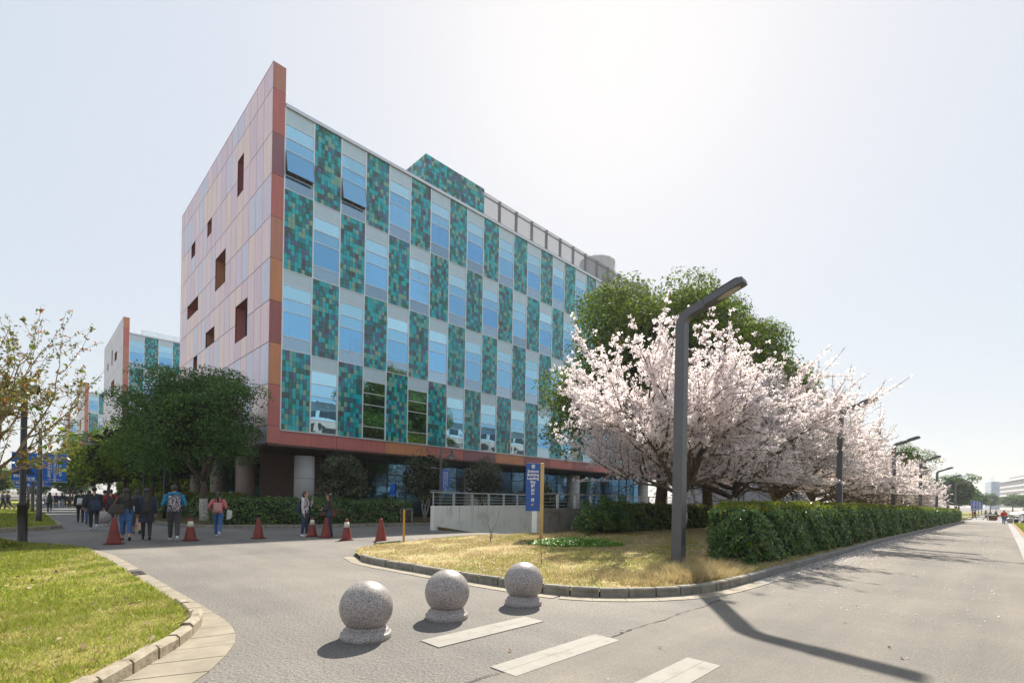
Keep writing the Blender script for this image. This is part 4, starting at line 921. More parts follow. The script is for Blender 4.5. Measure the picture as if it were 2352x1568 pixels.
tag(blades('fine_grass',near_poly,(-3.2,1.6,3.6,9.0),130000,.042,.0055,.045,G_GREEN,31,patch(2.6,.0,1.1)),'fine short blades of the lawn closest to the viewpoint','grass',kind='stuff')
tag(blades('fine_dry_grass',near_poly,(-3.2,1.6,3.6,9.0),60000,.035,.0055,.045,G_STRAW,32,lambda X,Y:.9-patch(2.6,.0,1.1)(X,Y)),'fine straw blades of the lawn closest to the viewpoint','grass',kind='stuff')
# long straw tufts by the near lamp and kerb
rng=np.random.default_rng(8); V=[]
for (cx,cy,n,r_,h) in ((8.6,4.3,900,.55,.24),(9.5,4.2,1100,.6,.26),(10.3,4.0,800,.5,.22),(10.9,4.6,800,.55,.24),(7.8,4.6,650,.5,.16),(9.9,5.0,700,.6,.2),(11.3,5.4,600,.5,.2),(8.2,5.3,500,.6,.13),(7.2,5.6,400,.6,.10),(14.4,11.2,450,.35,.35),(8.75,3.95,500,.22,.3)):
    a=rng.random(n)*6.283; q=np.sqrt(rng.random(n))*r_; X=cx+q*np.cos(a); Y=np.maximum(cy+q*np.sin(a),3.62+np.maximum(0,(8.2-cx))*.5); t=rng.random(n)*6.283; w_=.006+.005*rng.random(n); hh_=h*(.5+.6*rng.random(n)); l=hh_*(.3+.9*rng.random(n)); la=rng.normal(a,1.0)
    T=np.empty((n,3,3)); T[:,0]=np.stack([X-np.cos(t)*w_,Y-np.sin(t)*w_,np.full(n,.09)],1); T[:,1]=np.stack([X+np.cos(t)*w_,Y+np.sin(t)*w_,np.full(n,.09)],1); T[:,2]=np.stack([X+np.cos(la)*l,Y+np.sin(la)*l,.10+hh_*.85],1); V.append(T.reshape(-1,3))
tag(obj('straw_tufts',bulk('straw_tufts',np.concatenate(V),3,G_STRAW)),'long dry tufts of grass around the near lamp foot','grass',kind='stuff')
# weedy mound at the foot of the black pole
rng=np.random.default_rng(12); n=9000; a=rng.random(n)*6.283; q=np.sqrt(rng.random(n)); X=-1.6+1.7*q*np.cos(a); Y=18.6+1.0*q*np.sin(a); Z=.05+.34*(1-q**2)
tag(obj('weed_mound',bulk('weed_mound',leaf_verts(np.stack([X,Y,Z+.05*rng.random(n)],1),np.stack([rng.normal(size=n)*.5,rng.normal(size=n)*.5,np.ones(n)],1),.09+.05*rng.random(n),.45,-.5,rng),4,G_GREEN)),'low weedy mound beside the black pole at the left edge','grass',kind='stuff')
# petals and leaf litter
rng=np.random.default_rng(14)
def litter(name,label,P,size,mat,cat,asp=.7):
    n=len(P); nn=np.stack([rng.normal(size=n)*.25,rng.normal(size=n)*.25,np.ones(n)],1)
    tag(obj(name,bulk(name,leaf_verts(P,nn,size,asp,0,rng),4,mat)),label,cat,kind='stuff')
n=5200; X=10.5+rng.gamma(2.0,7.0,n); Y=3.42-np.abs(rng.normal(size=n))*.42; k=(X<70)&(Y>.0); X=X[k];Y=Y[k]
n2=900; X=np.concatenate([X,8+30*rng.random(n2)]); Y=np.concatenate([Y,3.2-3.2*rng.random(n2)])
litter('fallen_petals','pale petals scattered along the gutter and road edge',np.stack([X,Y,np.array([gz(x,y) for x,y in zip(X,Y)])+.017],1),.022+.014*rng.random(len(X)),L_PETAL,'petals')
X=5.8+11*rng.random(3600); Y=3.7+10.5*rng.random(3600); k=pip(island_poly,X,Y); X=X[k];Y=Y[k]
litter('fallen_petals','white petals and scraps strewn over the dry island lawn',np.stack([X,Y,np.full(len(X),.145)],1),.02+.03*rng.random(len(X))**3,L_PETAL,'petals')
L_LITTER=leafmat('leaf_litter',[(0,(0.07,0.035,0.018)),(.5,(0.15,0.08,0.035)),(.8,(0.32,0.24,0.15)),(1,(0.42,0.35,0.25))],.1,.7,.2)
X=-4+5.5*rng.random(700); Y=4+15*rng.random(700); k=pip(lawn_poly,X,Y); X=X[k];Y=Y[k]
litter('fallen_leaves','curled brown leaves lying on the foreground lawn',np.stack([X,Y,np.full(len(X),.085)],1),.05+.07*rng.random(len(X)),L_LITTER,'leaves',.5)
X=12+12*rng.random(1500); Y=5+8*rng.random(1500)
litter('fallen_leaves','brown leaf litter under the evergreens on the island',np.stack([X,Y,np.full(len(X),.13)],1),.05+.06*rng.random(len(X)),L_LITTER,'leaves',.5)
X=3+9*rng.random(60); Y=.2+12*rng.random(60); k=~pip(island_poly,X,Y); X=X[k];Y=Y[k]
litter('fallen_leaves','few stray leaves on the asphalt',np.stack([X,Y,np.full(len(X),.02)],1),.03+.04*rng.random(len(X)),L_LITTER,'leaves',.5)
# ------------------------------------------------------------------ street furniture
def granite():
    m,n,p=_nodes('speckled_granite'); a=_noise(n,115,2,0.8); b=_noise(n,40,3,0.7); c=_noise(n,1.6,4,.6)
    r=_ramp(n,a.outputs[0],[(0.36,(0.075,0.065,0.062)),(0.46,(0.25,0.225,0.215)),(0.55,(0.34,0.31,0.295)),(0.63,(0.60,0.57,0.55))])
    r2=_ramp(n,b.outputs[0],[(0.35,(0.78,0.76,0.76)),(0.65,(1.12,1.1,1.1))]); x=_mix(n,1.0,r.outputs[0],r2.outputs[0],'MULTIPLY')
    tc=n.nodes.new('ShaderNodeTexCoord'); mp=n.nodes.new('ShaderNodeMapping'); mp.inputs['Scale'].default_value=(2.5,2.5,16); mp.inputs['Rotation'].default_value=(.25,.2,0)
    n.links.new(tc.outputs['Object'],mp.inputs[0]); d=_noise(n,1.5,6,.75,vec=mp.outputs[0]); r3=_ramp(n,d.outputs[0],[(0.30,(0.30,0.24,0.17)),(0.37,(1,1,1))])
    x=_mix(n,1.0,x,r3.outputs[0],'MULTIPLY')
    n.links.new(x,p.inputs['Base Color']); p.inputs['Roughness'].default_value=0.42; _bump(n,p,d.outputs[0],.12,.02); return m
M_GRAN=granite()
def bollard(label,loc,s=1.0,rz=0,group='granite ball bollards'):
    t=thing('ball_bollard',label,'bollard',loc,rz,group,s); return t
def sph_profile():
    pr=[]
    for i in range(22):
        a=-math.acos(.215/.285)*1.0+ (PI/2+math.acos(.215/.285))*i/21; 
        pr.append((max(.002,.285*math.cos(a)),.335+.285*math.sin(a)))
    return pr
_ball=MB().lathe(sph_profile(),40).mesh('ball',M_GRAN,True)
_bb=MB().lathe([(.262,-.02),(.272,.01),(.272,.058),(.262,.066),(.246,.070),(.243,.095),(.232,.102),(.222,.106),(.205,.135),(.195,.150)],40).mesh('base',M_GRAN,True)
for k,(x,y,lb,s) in enumerate(((2.69,4.92,'nearest granite ball bollard with a dark stain on its left side',1),(3.89,5.04,'middle of the three foreground granite ball bollards',1),(5.23,4.96,'granite ball bollard closest to the island kerb',1),(2.56,28.5,'granite ball bollard behind the walkers at the walkway mouth',1.15),(3.75,28.6,'granite ball bollard hidden behind the long-haired walker',1.15),(84.1,-.67,'low granite ball bollard at the end of the road by the scooters',1.15))):
    t=bollard(lb,(x,y,gz(x,y)),s,k*1.9); obj('ball',_ball,t); obj('base',_bb,t)
# traffic cones
M_CONE=plain('cone_rubber',(0.19,0.022,0.014),0.55,var=0.25,scale=4); M_CONEW=plain('cone_sleeve',(0.62,0.58,0.48),0.5,var=.1); M_CONED=plain('cone_dark',(0.11,0.015,0.012),.7)
for k,(x,y,wh,lb,s) in enumerate(((1.94,18.55,0,'plain red traffic cone beside the woman with the tote bag',1.05),(3.89,18.65,1,'traffic cone with white sleeve right of the blue jacket walker',1.0),(5.86,18.37,0,'plain red traffic cone right of the walker in pink',1.0),(7.66,18.15,1,'traffic cone half hidden by the legs of the woman in the grey hoodie',1.0),(7.89,17.5,0,'plain red traffic cone in front of the woman in black',1.0),(8.0,16.1,1,'traffic cone with white sleeve standing in the sun',1.0),(7.97,13.75,0,'plain red traffic cone on the island corner by the yellow post',1.0))):
    t=thing('traffic_cone',lb,'traffic cone',(x,y,0.003 if k<6 else .12),k*.7,'traffic cones across the side road',s)
    MB().prism([(.26*math.cos(a)*(1 if i%2 else .97),.26*math.sin(a)) for i,a in enumerate([PI/8+q*PI/4 for q in range(8)])],0,.028).build('base',M_CONED,t,bevel=.008)
    c=MB().lathe([(.185,.026),(.178,.05),(.05,.70),(.044,.725),(.03,.73)],28).build('cone_body',M_CONE,t,True)
    if wh:
        f=lambda z:.178-(z-.05)*(.128/.65)
        MB().lathe([(f(.45)+.004,.45),(f(.63)+.004,.63)],28).build('reflective_sleeve',M_CONEW,t,True)
# ---- tall grey road lamps
M_LAMP=plain('lamp_grey',(0.105,0.105,0.12),0.45,0.25,var=.10,scale=2.5); M_LAMPD=plain('lamp_dark',(0.06,0.06,0.07),.5,.2)
def sweep(pts, ws, ts):
    mb=MB(); vs=[]; k=len(pts)
    for i,(y,z) in enumerate(pts):
        a=pts[max(0,i-1)]; b=pts[min(k-1,i+1)]; ty,tz=b[0]-a[0],b[1]-a[1]; l=math.hypot(ty,tz); ny,nz=-tz/l,ty/l
        for sx,sn in ((-1,-1),(1,-1),(1,1),(-1,1)): vs.append((sx*ws[i]/2,y+ny*sn*ts[i]/2,z+nz*sn*ts[i]/2))
    fs=[(3,2,1,0),(4*k-4,4*k-3,4*k-2,4*k-1)]
    for i in range(k-1):
        for q in range(4): fs.append((4*i+q,4*i+(q+1)%4,4*i+4+(q+1)%4,4*i+4+q))
    return mb.add(vs,fs)
path=[(0,-.05),(0,2.0),(0,4.0),(0,5.52)]; rr_=.30
for i in range(1,8): a=R(72)*i/7; path.append((-(rr_-rr_*math.cos(a)),5.52+rr_*math.sin(a)))
e18=(-math.cos(R(18)),math.sin(R(18))); pe=path[-1]; path.append((pe[0]+e18[0]*.34,pe[1]+e18[1]*.34))
n_=len(path); _pole=sweep(path,[.245,.235,.228,.222]+[.222]*(n_-4),[.245,.235,.228,.215]+[.215-.006*i for i in range(n_-4)]).mesh('pole',M_LAMP)
hp=[(pe[0]+e18[0]*s,pe[1]+e18[1]*s) for s in (.34,.38,1.20,1.24)]
_head=sweep(hp,[.222,.285,.285,.27],[.15,.15,.125,.11]).mesh('lamp_head',M_LAMP)
_top=sweep([(pe[0]+e18[0]*s-.0+math.sin(R(18))*.10*-1*0,pe[1]+e18[1]*s+.098) for s in (.52,.62,1.06,1.14)],[.17,.19,.19,.17],[.03,.07,.07,.03]).mesh('top_housing',M_LAMPD)
lens=MB()
lc=(pe[0]+e18[0]*.88,pe[1]+e18[1]*.88); vs=[(0,0,0)]; 
nn_=(math.sin(R(18))*-1,-math.cos(R(18)))
vs=[]
for i in range(24):
    a=2*PI*i/24; u=math.cos(a)*.26; v=math.sin(a)*.105; vs.append((v,lc[0]+e18[0]*u+nn_[0]*.074,lc[1]+e18[1]*u+nn_[1]*.074))
lens.add(vs+[(0,lc[0]+nn_[0]*.098,lc[1]+nn_[1]*.098)],[(i,(i+1)%24,24) for i in range(24)])
_lens=lens.mesh('lens',plain('lamp_lens',(0.42,0.40,0.34),.25,0,var=.1),True)
_door=MB().box(-.065,.065,-.127,-.120,.45,.85).mesh('access_door',M_LAMPD)
_plate=MB().box(-.18,.18,-.18,.18,-.02,.025).mesh('foot_plate',M_LAMPD)
for k in range(7):
    x=10.85+15.9*k; y=5.33
    t=thing('street_lamp',['nearest tall grey street lamp with bent arm standing in the dry grass','second grey street lamp rising behind the hedge','third grey street lamp along the hedge','fourth grey street lamp along the hedge','fifth grey street lamp along the hedge','sixth grey street lamp near the hedge end','farthest grey street lamp, its head just above the blossom'][k],'street lamp',(x,y,gz(x,y)+.09),0,'grey street lamps along the road')
    for nm,me in (('pole',_pole),('lamp_head',_head),('top_housing',_top),('lens',_lens),('foot_plate',_plate),('access_door',_door)): obj(nm,me,t)
# ---- text helper
def text(body, size, mat, parent, loc, rot, name='lettering', bold=.0, extrude=.002, align='CENTER', space=1.0):
    cu=bpy.data.curves.new(name,'FONT'); cu.body=body; cu.size=size; cu.align_x=align; cu.align_y='CENTER'; cu.extrude=extrude; cu.offset=bold; cu.space_character=space; cu.resolution_u=2
    o=bpy.data.objects.new(name,cu); COL.objects.link(o); dg=bpy.context.evaluated_depsgraph_get(); me=bpy.data.meshes.new_from_object(o.evaluated_get(dg)); bpy.data.objects.remove(o); bpy.data.curves.remove(cu)
    me.materials.clear(); me.materials.append(mat); q=obj(name,me,parent,loc,rot); return q
M_WHITE=plain('white_print',(0.78,0.78,0.78),.5,var=.03); M_SBLUE=plain('sign_blue',(0.008,0.075,0.36),.35,var=.08,scale=1.2); M_GOLD=plain('brushed_gold',(0.52,0.36,0.16),.38,.7,var=.12,scale=1.0)
M_ORANGE=plain('arrow_orange',(0.80,0.42,0.02),.5)
sg=thing('direction_sign','tall blue Science Building Loading Bay sign on a gold post','sign',(13.47,11.95,.08),-PI/4)
MB().box(-.575,-.055,-.03,.03,1.02,2.77).build('sign_board',M_SBLUE,sg,bevel=.004)
MB().box(-.05,.085,-.055,.055,-.1,2.78).build('post',M_GOLD,sg,bevel=.006)
MB().box(-.09,.12,-.09,.09,-.1,.02).build('post_foot',M_DARK,sg)
for s_,z in (('Science',2.475),('Building',2.345),('Loading',2.215),('Bay',2.085)): text(s_,.135,M_WHITE,sg,(-.315,-.0315,z),(PI/2,0,0),bold=.0035)
for s_,z in (('卸',1.93),('货',1.765),('平',1.60),('台',1.43)): text(s_,.145,M_WHITE,sg,(-.318,-.0315,z),(PI/2,0,0),bold=.004)
def flat(name,poly,mat,parent,y,th=.003):
    mb=MB(); n=len(poly); mb.add([(x,y,z) for x,z in poly],[tuple(range(n))]); return mb.build(name,mat,parent)
shp=lambda cx,cz,s:[(cx+s*x,cz+s*z) for x,z in ((-.5,.62),(.5,.62),(.5,.05),(.38,-.35),(0,-.75),(-.38,-.35),(-.5,.05))]
flat('shield',shp(-.315,2.645,.115),M_WHITE,sg,-.0325); 
for (a,b,c,d) in ((-.042,-.022,.025,.05),(.022,.042,.025,.05),(-.012,.012,-.055,-.03)): flat('shield_mark',[(-.315+a,2.645+c),(-.315+b,2.645+c),(-.315+b,2.645+d),(-.315+a,2.645+d)],M_SBLUE,sg,-.0345)
flat('shield_mark',[(-.315+x,2.645+z) for x,z in ((-.022,-.022),(.022,-.022),(.010,.0),(.008,.03),(-.008,.03),(-.010,.0))],M_SBLUE,sg,-.0345)
cx,cz,s=-.318,1.265,.045
flat('arrow',[(cx+s*x,cz+s*z) for x,z in ((-1,-1),(.55,-1),(.55,-.55),(-.15,-.55),(1,.6),(.65,.95),(-.55,-.2),(-.55,.5),(-1,.5))],M_ORANGE,sg,-.0325)
# ---- banner lamp posts and banners
M_POSTG=plain('post_grey',(0.085,0.085,0.09),.5,.3,var=.1); M_BLUE=plain('banner_blue',(0.008,0.12,0.50),.6,var=.08,scale=.8); M_SKIN=plain('print_skin',(0.62,0.40,0.30),.7,var=.05); M_PHAIR=plain('print_hair',(0.02,0.015,0.015),.7); M_PSUIT=plain('print_suit',(0.02,0.03,0.06),.7)
M_POSTB=plain('post_black',(0.022,0.018,0.018),.35,.2,var=.15)
def banner_post(label,loc,rz,arm=1.5,lamp=True,h=4.45):
    t=thing('lamp_post',label,'lamp post',loc,rz,'banner lamp posts')
    MB().lathe([(.115,-.1),(.105,.4),(.075,h*.8),(.05,h)],14).build('pole',M_POSTG,t,True)
    MB().lathe([(.15,-.1),(.15,.03)],14).build('foot',M_POSTG,t)
    if lamp:
        MB().tube([(0,0,h-.35),(arm*.6,0,h-.22),(arm,0,h-.1)],.025,8).tube([(0,0,h-.9),(arm*.62,0,h-.24)],.02,6).build('arm',M_POSTG,t)
        ln=MB().lathe([(.05,.02),(.07,-.02),(.09,-.18),(.20,-.30),(.33,-.40),(.33,-.43),(.30,-.43)],20,(arm,0,h-.1)).build('lamp_hood',M_POSTG,t,True)
        MB().lathe([(.29,-.42),(.24,-.50),(.10,-.56),(.01,-.57)],20,(arm,0,h-.1)).build('lamp_bowl',plain('opal_bowl',(0.6,0.6,0.56),.3),t,True)
    for z in (1.93,3.27):
        MB().tube([(-1.0,0,z),(1.0,0,z)],.014,6).build('banner_rod',M_STEEL,t)
    return t
def banner(label,loc,rz,side,kind,zb=1.95,zt=3.25,wd=.84,dim=1.0):
    t=thing('banner',label,'banner',loc,rz,'blue banners on lamp posts'); x0,x1=(.10,.10+wd) if side>0 else (-.10-wd,-.10)
    n=10; mb=MB(); vs=[]
    for i in range(n+1):
        u=i/n; z=zb+(zt-zb)*u
        for x in (x0,x1):
            y=.018*math.sin(u*PI*2+x*3); vs+=[(x,y-.003,z),(x,y+.003,z)]
    fs=[]
    for i in range(n): a=4*i; b=a+4; fs+=[(a,a+2,b+2,b),(a+1,b+1,b+3,a+3),(a,b,b+1,a+1),(a+2,a+3,b+3,b+2)]
    fs+=[(0,1,3,2),(4*n,4*n+2,4*n+3,4*n+1)]
    mb.add(vs,fs).build('cloth',M_BLUE,t)
    cx=(x0+x1)/2; H=zt-zb
    if kind=='text':
        for s_,dx,sz,L in (('RESEARCH-LED',.19*wd/.84,.135,0),('GLOBAL OUTLOOK',0.0,.135,0),('研究导向·全球视野',-.21*wd/.84,.115,0)):
            text(s_,sz*H/1.3,M_WHITE,t,(cx+dx,-.03,zt-.10*H),(PI/2,PI/2,0),bold=.002,align='LEFT',space=1.0 if s_[0]<'z' else 1.15)
        for dx in (.095,-.105): flat('rule',[(cx+dx*wd/.84-.006,zb+.3*H),(cx+dx*wd/.84+.006,zb+.3*H),(cx+dx*wd/.84+.006,zt-.1*H),(cx+dx*wd/.84-.006,zt-.1*H)],M_WHITE,t,-.029)
        text('www.xjtlu.edu.cn',.07*H/1.3,M_WHITE,t,(cx,-.03,zb+.07*H),(PI/2,0,0),bold=.001)
    else:
        el=lambda ex,ez,rx,rz_,a0=0,a1=2*PI:[(cx+ex*wd/.84+rx*math.cos(a0+(a1-a0)*i/19)*wd/.84,zb+H*(ez+rz_*math.sin(a0+(a1-a0)*i/19))) for i in range(20)]
        flat('portrait_hair',el(-.02,.62,.20,.24),M_PHAIR,t,-.026); flat('portrait_hair',[(cx-.23,zb+H*.30),(cx+.20,zb+H*.30),(cx+.17,zb+H*.62),(cx-.21,zb+H*.62)],M_PHAIR,t,-.0265)
        flat('portrait_face',el(-.03,.60,.125,.16),M_SKIN,t,-.029); flat('portrait_suit',[(cx-.40*wd/.84,zb+H*.22),(cx+.36*wd/.84,zb+H*.22),(cx+.22,zb+H*.40),(cx-.26,zb+H*.40)],M_PSUIT,t,-.028)
        for ex in (-.075,.015): flat('portrait_eye',el(ex,.63,.022,.008),M_PHAIR,t,-.031)
        flat('portrait_mouth',el(-.03,.515,.035,.008),plain('print_lip',(0.45,0.12,0.12),.7),t,-.031)
        text('我们在',.16*H/1.3,M_WHITE,t,(cx-.12,-.03,zb+H*.16),(PI/2,0,0),bold=.003); text('西浦',.16*H/1.3,M_WHITE,t,(cx+.2*wd/.84,-.03,zb+H*.06),(PI/2,0,0),bold=.003)
    return t
for k,(x,y) in enumerate(((.59,32.3),(.56,49.6),(.45,66.0))):
    z=gz(x,y)+.08
    banner_post(['grey lamp post on the far lawn carrying the largest blue banners','second grey banner post down the walkway','third grey banner post far down the walkway'][k],(x,y,z),.0,arm=1.75)
    banner(['large blue banner with vertical white lettering right of the first walkway post','blue lettered banner on the second walkway post','blue lettered banner on the third walkway post'][k],(x,y,z),0,1,'text')
    banner(['large blue portrait banner left of the first walkway post behind the black pole','blue portrait banner on the second walkway post','blue portrait banner on the third walkway post'][k],(x,y,z),0,-1,'face')
banner_post('hooked dome lamp post between the round shrubs before the building',(18.1,24.3,.02),R(20),arm=1.25,h=4.6)
banner('blue lettered banner hanging from the hooked lamp post between shrubs',(18.1,24.3,.02),R(20),1,'text')
banner_post('dim lamp post with portrait banner seen below the cherry blossom',(47.0,17.3,-.3),R(-5),lamp=False)
banner('blue portrait banner seen below the blossom right of the near lamp',(47.0,17.3,-.3),R(-8),-1,'face',zb=1.9,zt=3.5,wd=1.0)
banner_post('lamp post behind the hedge left of the near lamp, mostly hidden',(32.6,17.0,-.2),0,lamp=False)
banner('blue banner sliver seen beside the near lamp below the blossom',(32.6,17.0,-.2),0,-1,'text',wd=.7)
for k,x in enumerate((126,142,160,182)):
    y=3.9; z=gz(x,y)
    t=thing('banner_stand',['two-post stand holding the nearest far blue banners at the gate','second banner stand beyond the gate','third banner stand beyond the gate','fourth banner stand beyond the gate'][k],'banner stand',(x,y,z),R(-10),'banner stands beyond the gate')
    for dx in (-.05,): MB().box(dx-.06,dx+.06,-.06,.06,0,3.4).build('post',M_POSTB,t)
    MB().box(-1.5,1.5,-.02,.02,3.35,3.4).build('rod',M_STEEL,t)
    banner(['far portrait banner at the gate','portrait banner on the second stand beyond the gate','portrait banner on the third stand beyond the gate','portrait banner on the last stand beyond the gate'][k],(x,y,z),R(-10),-1,'face',zb=1.5,zt=3.3,wd=1.15)
    banner(['far lettered blue banner at the gate','lettered banner on the second stand beyond the gate','lettered banner on the third stand beyond the gate','lettered banner on the last stand beyond the gate'][k],(x,y,z),R(-10),1,'text',zb=1.5,zt=3.3,wd=1.15)
# ---- black pole at the left with floodlights
bp=thing('black_pole','thick black lamp pole with stepped base at the left lawn edge','pole',(.02,19.72,.02))
MB().lathe([(.135,-.05),(.135,.03),(.112,.05),(.112,1.08),(.125,1.10),(.122,1.13),(.085,1.18),(.072,1.20),(.070,4.72),(.0,4.74)],24).build('shaft',M_POSTB,bp,True)
MB().box(-.55,.30,-.03,.03,4.28,4.34).build('crossbar',M_POSTB,bp)
for dx,rz in ((-.45,.4),(.22,-.3)):
    f=MB().box(-.09,.09,-.14,.10,-.09,.10).build('floodlight',M_POSTB,bp,bevel=.015); f.location=(dx,0,4.44); f.rotation_euler=(.3,0,rz)
    MB().box(-.07,.07,-.146,-.141,-.07,.08).build('lens',plain('flood_lens',(0.4,0.42,0.42),.2),f)
for k,(x,y,h) in enumerate(((.39,58.7,3.6),(6.0,35.2,3.4),(6.1,43.0,3.4))):
    t=thing('slim_post',['slim black post on the far lawn between the banner posts','slim black post under the camphor left of the blue jacket walker','slim black post deeper under the camphor row'][k],'post',(x,y,gz(x,y)+.08)); MB().lathe([(.10,-.1),(.10,.9),(.06,.95),(.055,h),(.0,h+.02)],14).build('shaft',M_POSTB,t,True); MB().lathe([(.065,0),(.065,.06)],14,(0,0,h*.66)).build('band',M_BLUE,t)
# fire hydrant
hy=thing('fire_hydrant','small red fire hydrant on the far lawn at the left',
 'hydrant',(-2.6,92,gz(-2.6,92)+.08)); MB().lathe([(.12,0),(.12,.06),(.08,.08),(.08,.5),(.11,.52),(.10,.6),(.02,.7)],14).build('barrel',plain('hydrant_red',(0.4,0.03,0.02),.5),hy,True); MB().tube([(-.17,0,.4),(.17,0,.4)],.05,8).build('outlet',plain('hydrant_red',(0.4,0.03,0.02),.5),hy)
# yellow post, framed box
yp=thing('marker_post','slim yellow marker post on the island edge by a cone','post',(8.64,13.5,.1)); MB().box(-.027,.027,-.027,.027,-.1,1.02).build('shaft',plain('yellow_paint',(0.48,0.27,0.03),.6,var=.2,scale=8),yp,bevel=.006); MB().lathe([(.012,0),(.012,.012)],10,(0,-.033,.5)).build('bolt',M_STEEL,yp)
fb=thing('utility_cover','small dark box inside a thin pale frame on the grass strip','utility box',(16.35,25.3,.1),R(-30)); MB().box(-.22,.25,.05,.35,0,.62).build('box',plain('box_brown',(0.05,0.035,0.03),.8,var=.4),fb,bevel=.01)
MB().tube([(-.32,0,-.05),(-.32,0,.72),(.33,0,.72),(.33,0,-.05)],.012,6).build('frame',M_WHITE,fb)
# ---- gate: barrier, planters, scooters
M_BARR=plain('barrier_white',(0.7,0.7,0.7),.5); M_BARRR=plain('barrier_red',(0.5,0.03,0.03),.5)
gb=thing('gate_barrier','red and white barrier arm across the far end of the road','barrier',(99,4.6,gz(99,4.6))); MB().box(-.2,.2,-.15,.25,0,1.05).build('cabinet',plain('cabinet',(0.55,0.35,0.05),.5),gb,bevel=.02)
for i in range(9): MB().box(-.03,.03,-.2-(i+1)*.95,-.2-i*.95,.86,.98).build('arm_segment',M_BARRR if i%3==1 else M_BARR,gb)
for k,(x,y) in enumerate(((106.8,1.0),(108.2,-.65))):
    t=thing('planter_box',['dark red planter box with leafy plant in the road past the barrier','dark red planter box right of the person in red'][k],'planter',(x,y,gz(x,y)),group='planters past the barrier'); MB().add([(-.42,-.42,0),(.42,-.42,0),(.42,.42,0),(-.42,.42,0),(-.5,-.5,.62),(.5,-.5,.62),(.5,.5,.62),(-.5,.5,.62)],[(0,1,5,4),(1,2,6,5),(2,3,7,6),(3,0,4,7),(4,5,6,7)]).build('box',plain('planter_red',(0.16,0.03,0.025),.6),t)
    rng=np.random.default_rng(k+50); n=500; d=norm(rng.normal(size=(n,3)))*[.75,.75,.4]; d[:,2]=np.abs(d[:,2])+.6; obj('plant',bulk('plant',leaf_verts(d,d-[0,0,.5],.28,.25,-.5,rng),4,L_SUNNY),t)
def scooter(label,loc,rz,col):
    t=thing('scooter',label,'scooter',loc,rz,'parked scooters by the verge'); m=plain('scooter_%s'%col,(0.7,0.7,0.68) if col=='white' else (0.03,0.03,0.035),.25,.0,var=.04,spec=.6); bk=plain('tyre_rubber',(0.02,0.02,0.02),.8)
    for y in (-.62,.62):
        w_=MB().lathe([(.13,-.05),(.22,-.055),(.235,0),(.22,.055),(.13,.05)],24).build('wheel',bk,t,True); w_.rotation_euler=(0,PI/2,0); w_.location=(0,y,.235)
        h_=MB().lathe([(.12,-.04),(.12,.04)],16).build('rim',M_STEEL,w_)
    prof=[(-.85,.48),(-.80,.62),(-.45,.72),(-.12,.66),(0,.42),(.28,.36),(.34,.60),(.40,.95),(.48,1.0),(.55,.62),(.62,.47),(.50,.40),(.36,.24),(-.30,.22),(-.45,.42),(-.62,.50)]
    mb=MB(); n=len(prof); vs=[(-.14,y,z) for y,z in prof]+[(.14,y,z) for y,z in prof]; mb.add(vs,[tuple(range(n)),tuple(range(2*n-1,n-1,-1))]+[(i,n+i,n+(i+1)%n,(i+1)%n) for i in range(n)]); mb.build('body',m,t,bevel=.02)
    MB().ell((0,-.45,.74),.14,.36,.075,0,14,8).build('seat',bk,t,True)
    MB().ell((0,.62,.47),.10,.27,.09,0,14,8).build('front_fender',m,t,True)
    MB().tube([(-.30,.38,1.02),(-.12,.46,1.02),(.12,.46,1.02),(.30,.38,1.02)],.018,8).build('handlebar',bk,t); MB().ell((0,.52,.86),.07,.05,.07,0,12,8).build('headlight',M_STEEL,t,True)
    for s_ in (-1,1): MB().tube([(s_*.2,.45,1.02),(s_*.26,.47,1.2)],.008,5).ell((s_*.27,.47,1.22),.06,.015,.04).build('mirror',bk,t)
    return t
scooter('white scooter parked on the verge at the right edge',(86.2,-1.55,gz(86.2,-1.55)),R(-115),'white')
for k,(x,y) in enumerate(((88.5,-1.5),(90.5,-2.4))): scooter(['dark scooter parked behind the white one','second dark scooter at the right edge behind the white one'][k],(x,y,gz(x,y)),R(-120+10*k),'black')
cv=thing('rain_canopy','pale sunshade cover stretched over the parked scooters','canopy',(88,-2.0,gz(88,-2))); MB().add([(-.9,-1.2,1.35),(.9,-1.2,1.45),(.9,1.3,1.15),(-.9,1.3,1.05),(0,-1.2,1.75),(0,1.3,1.3)],[(0,4,5,3),(4,1,2,5)]).build('cover',plain('cover_pale',(0.6,0.6,0.6),.6),cv)
for dx,dy in ((-.85,-1.15),(.85,-1.15),(.85,1.25),(-.85,1.25)): MB().tube([(dx,dy,0),(dx,dy,1.2)],.02,6).build('leg',M_STEEL,cv)
shrub('verge_bush','yellow-green bush at the right edge above the scooters',(93.5,-3.4,gz(93,-3)),1.9,3.1,91,.2,L_SUNNY,130,.25,group=None)
kio=thing('notice_shelter','small grey notice shelter with white roof behind the hedge end','shelter',(103,6.0,gz(103,6))); MB().box(-1.2,1.2,-.1,.1,.8,2.3).build('board',M_POSTG,kio)
for dx in (-1.2,1.2): MB().box(dx-.06,dx+.06,-.06,.06,0,2.6).build('post',M_POSTG,kio)
MB().add([(-1.5,-.6,2.6),(1.5,-.6,2.6),(1.5,.6,2.8),(-1.5,.6,2.8),(-1.5,-.6,2.65),(1.5,-.6,2.65),(1.5,.6,2.85),(-1.5,.6,2.85)],[(0,1,2,3),(7,6,5,4),(0,4,5,1),(1,5,6,2),(2,6,7,3),(3,7,4,0)]).build('roof',M_BARR,kio)
tag(MB().box(106,118,3.75,4.15,-.75,-.48).box(106.5,118,4.15,4.55,-.75,-.34).build('stone_steps',M_GUT),'low pale stone steps beyond the hedge end','steps')

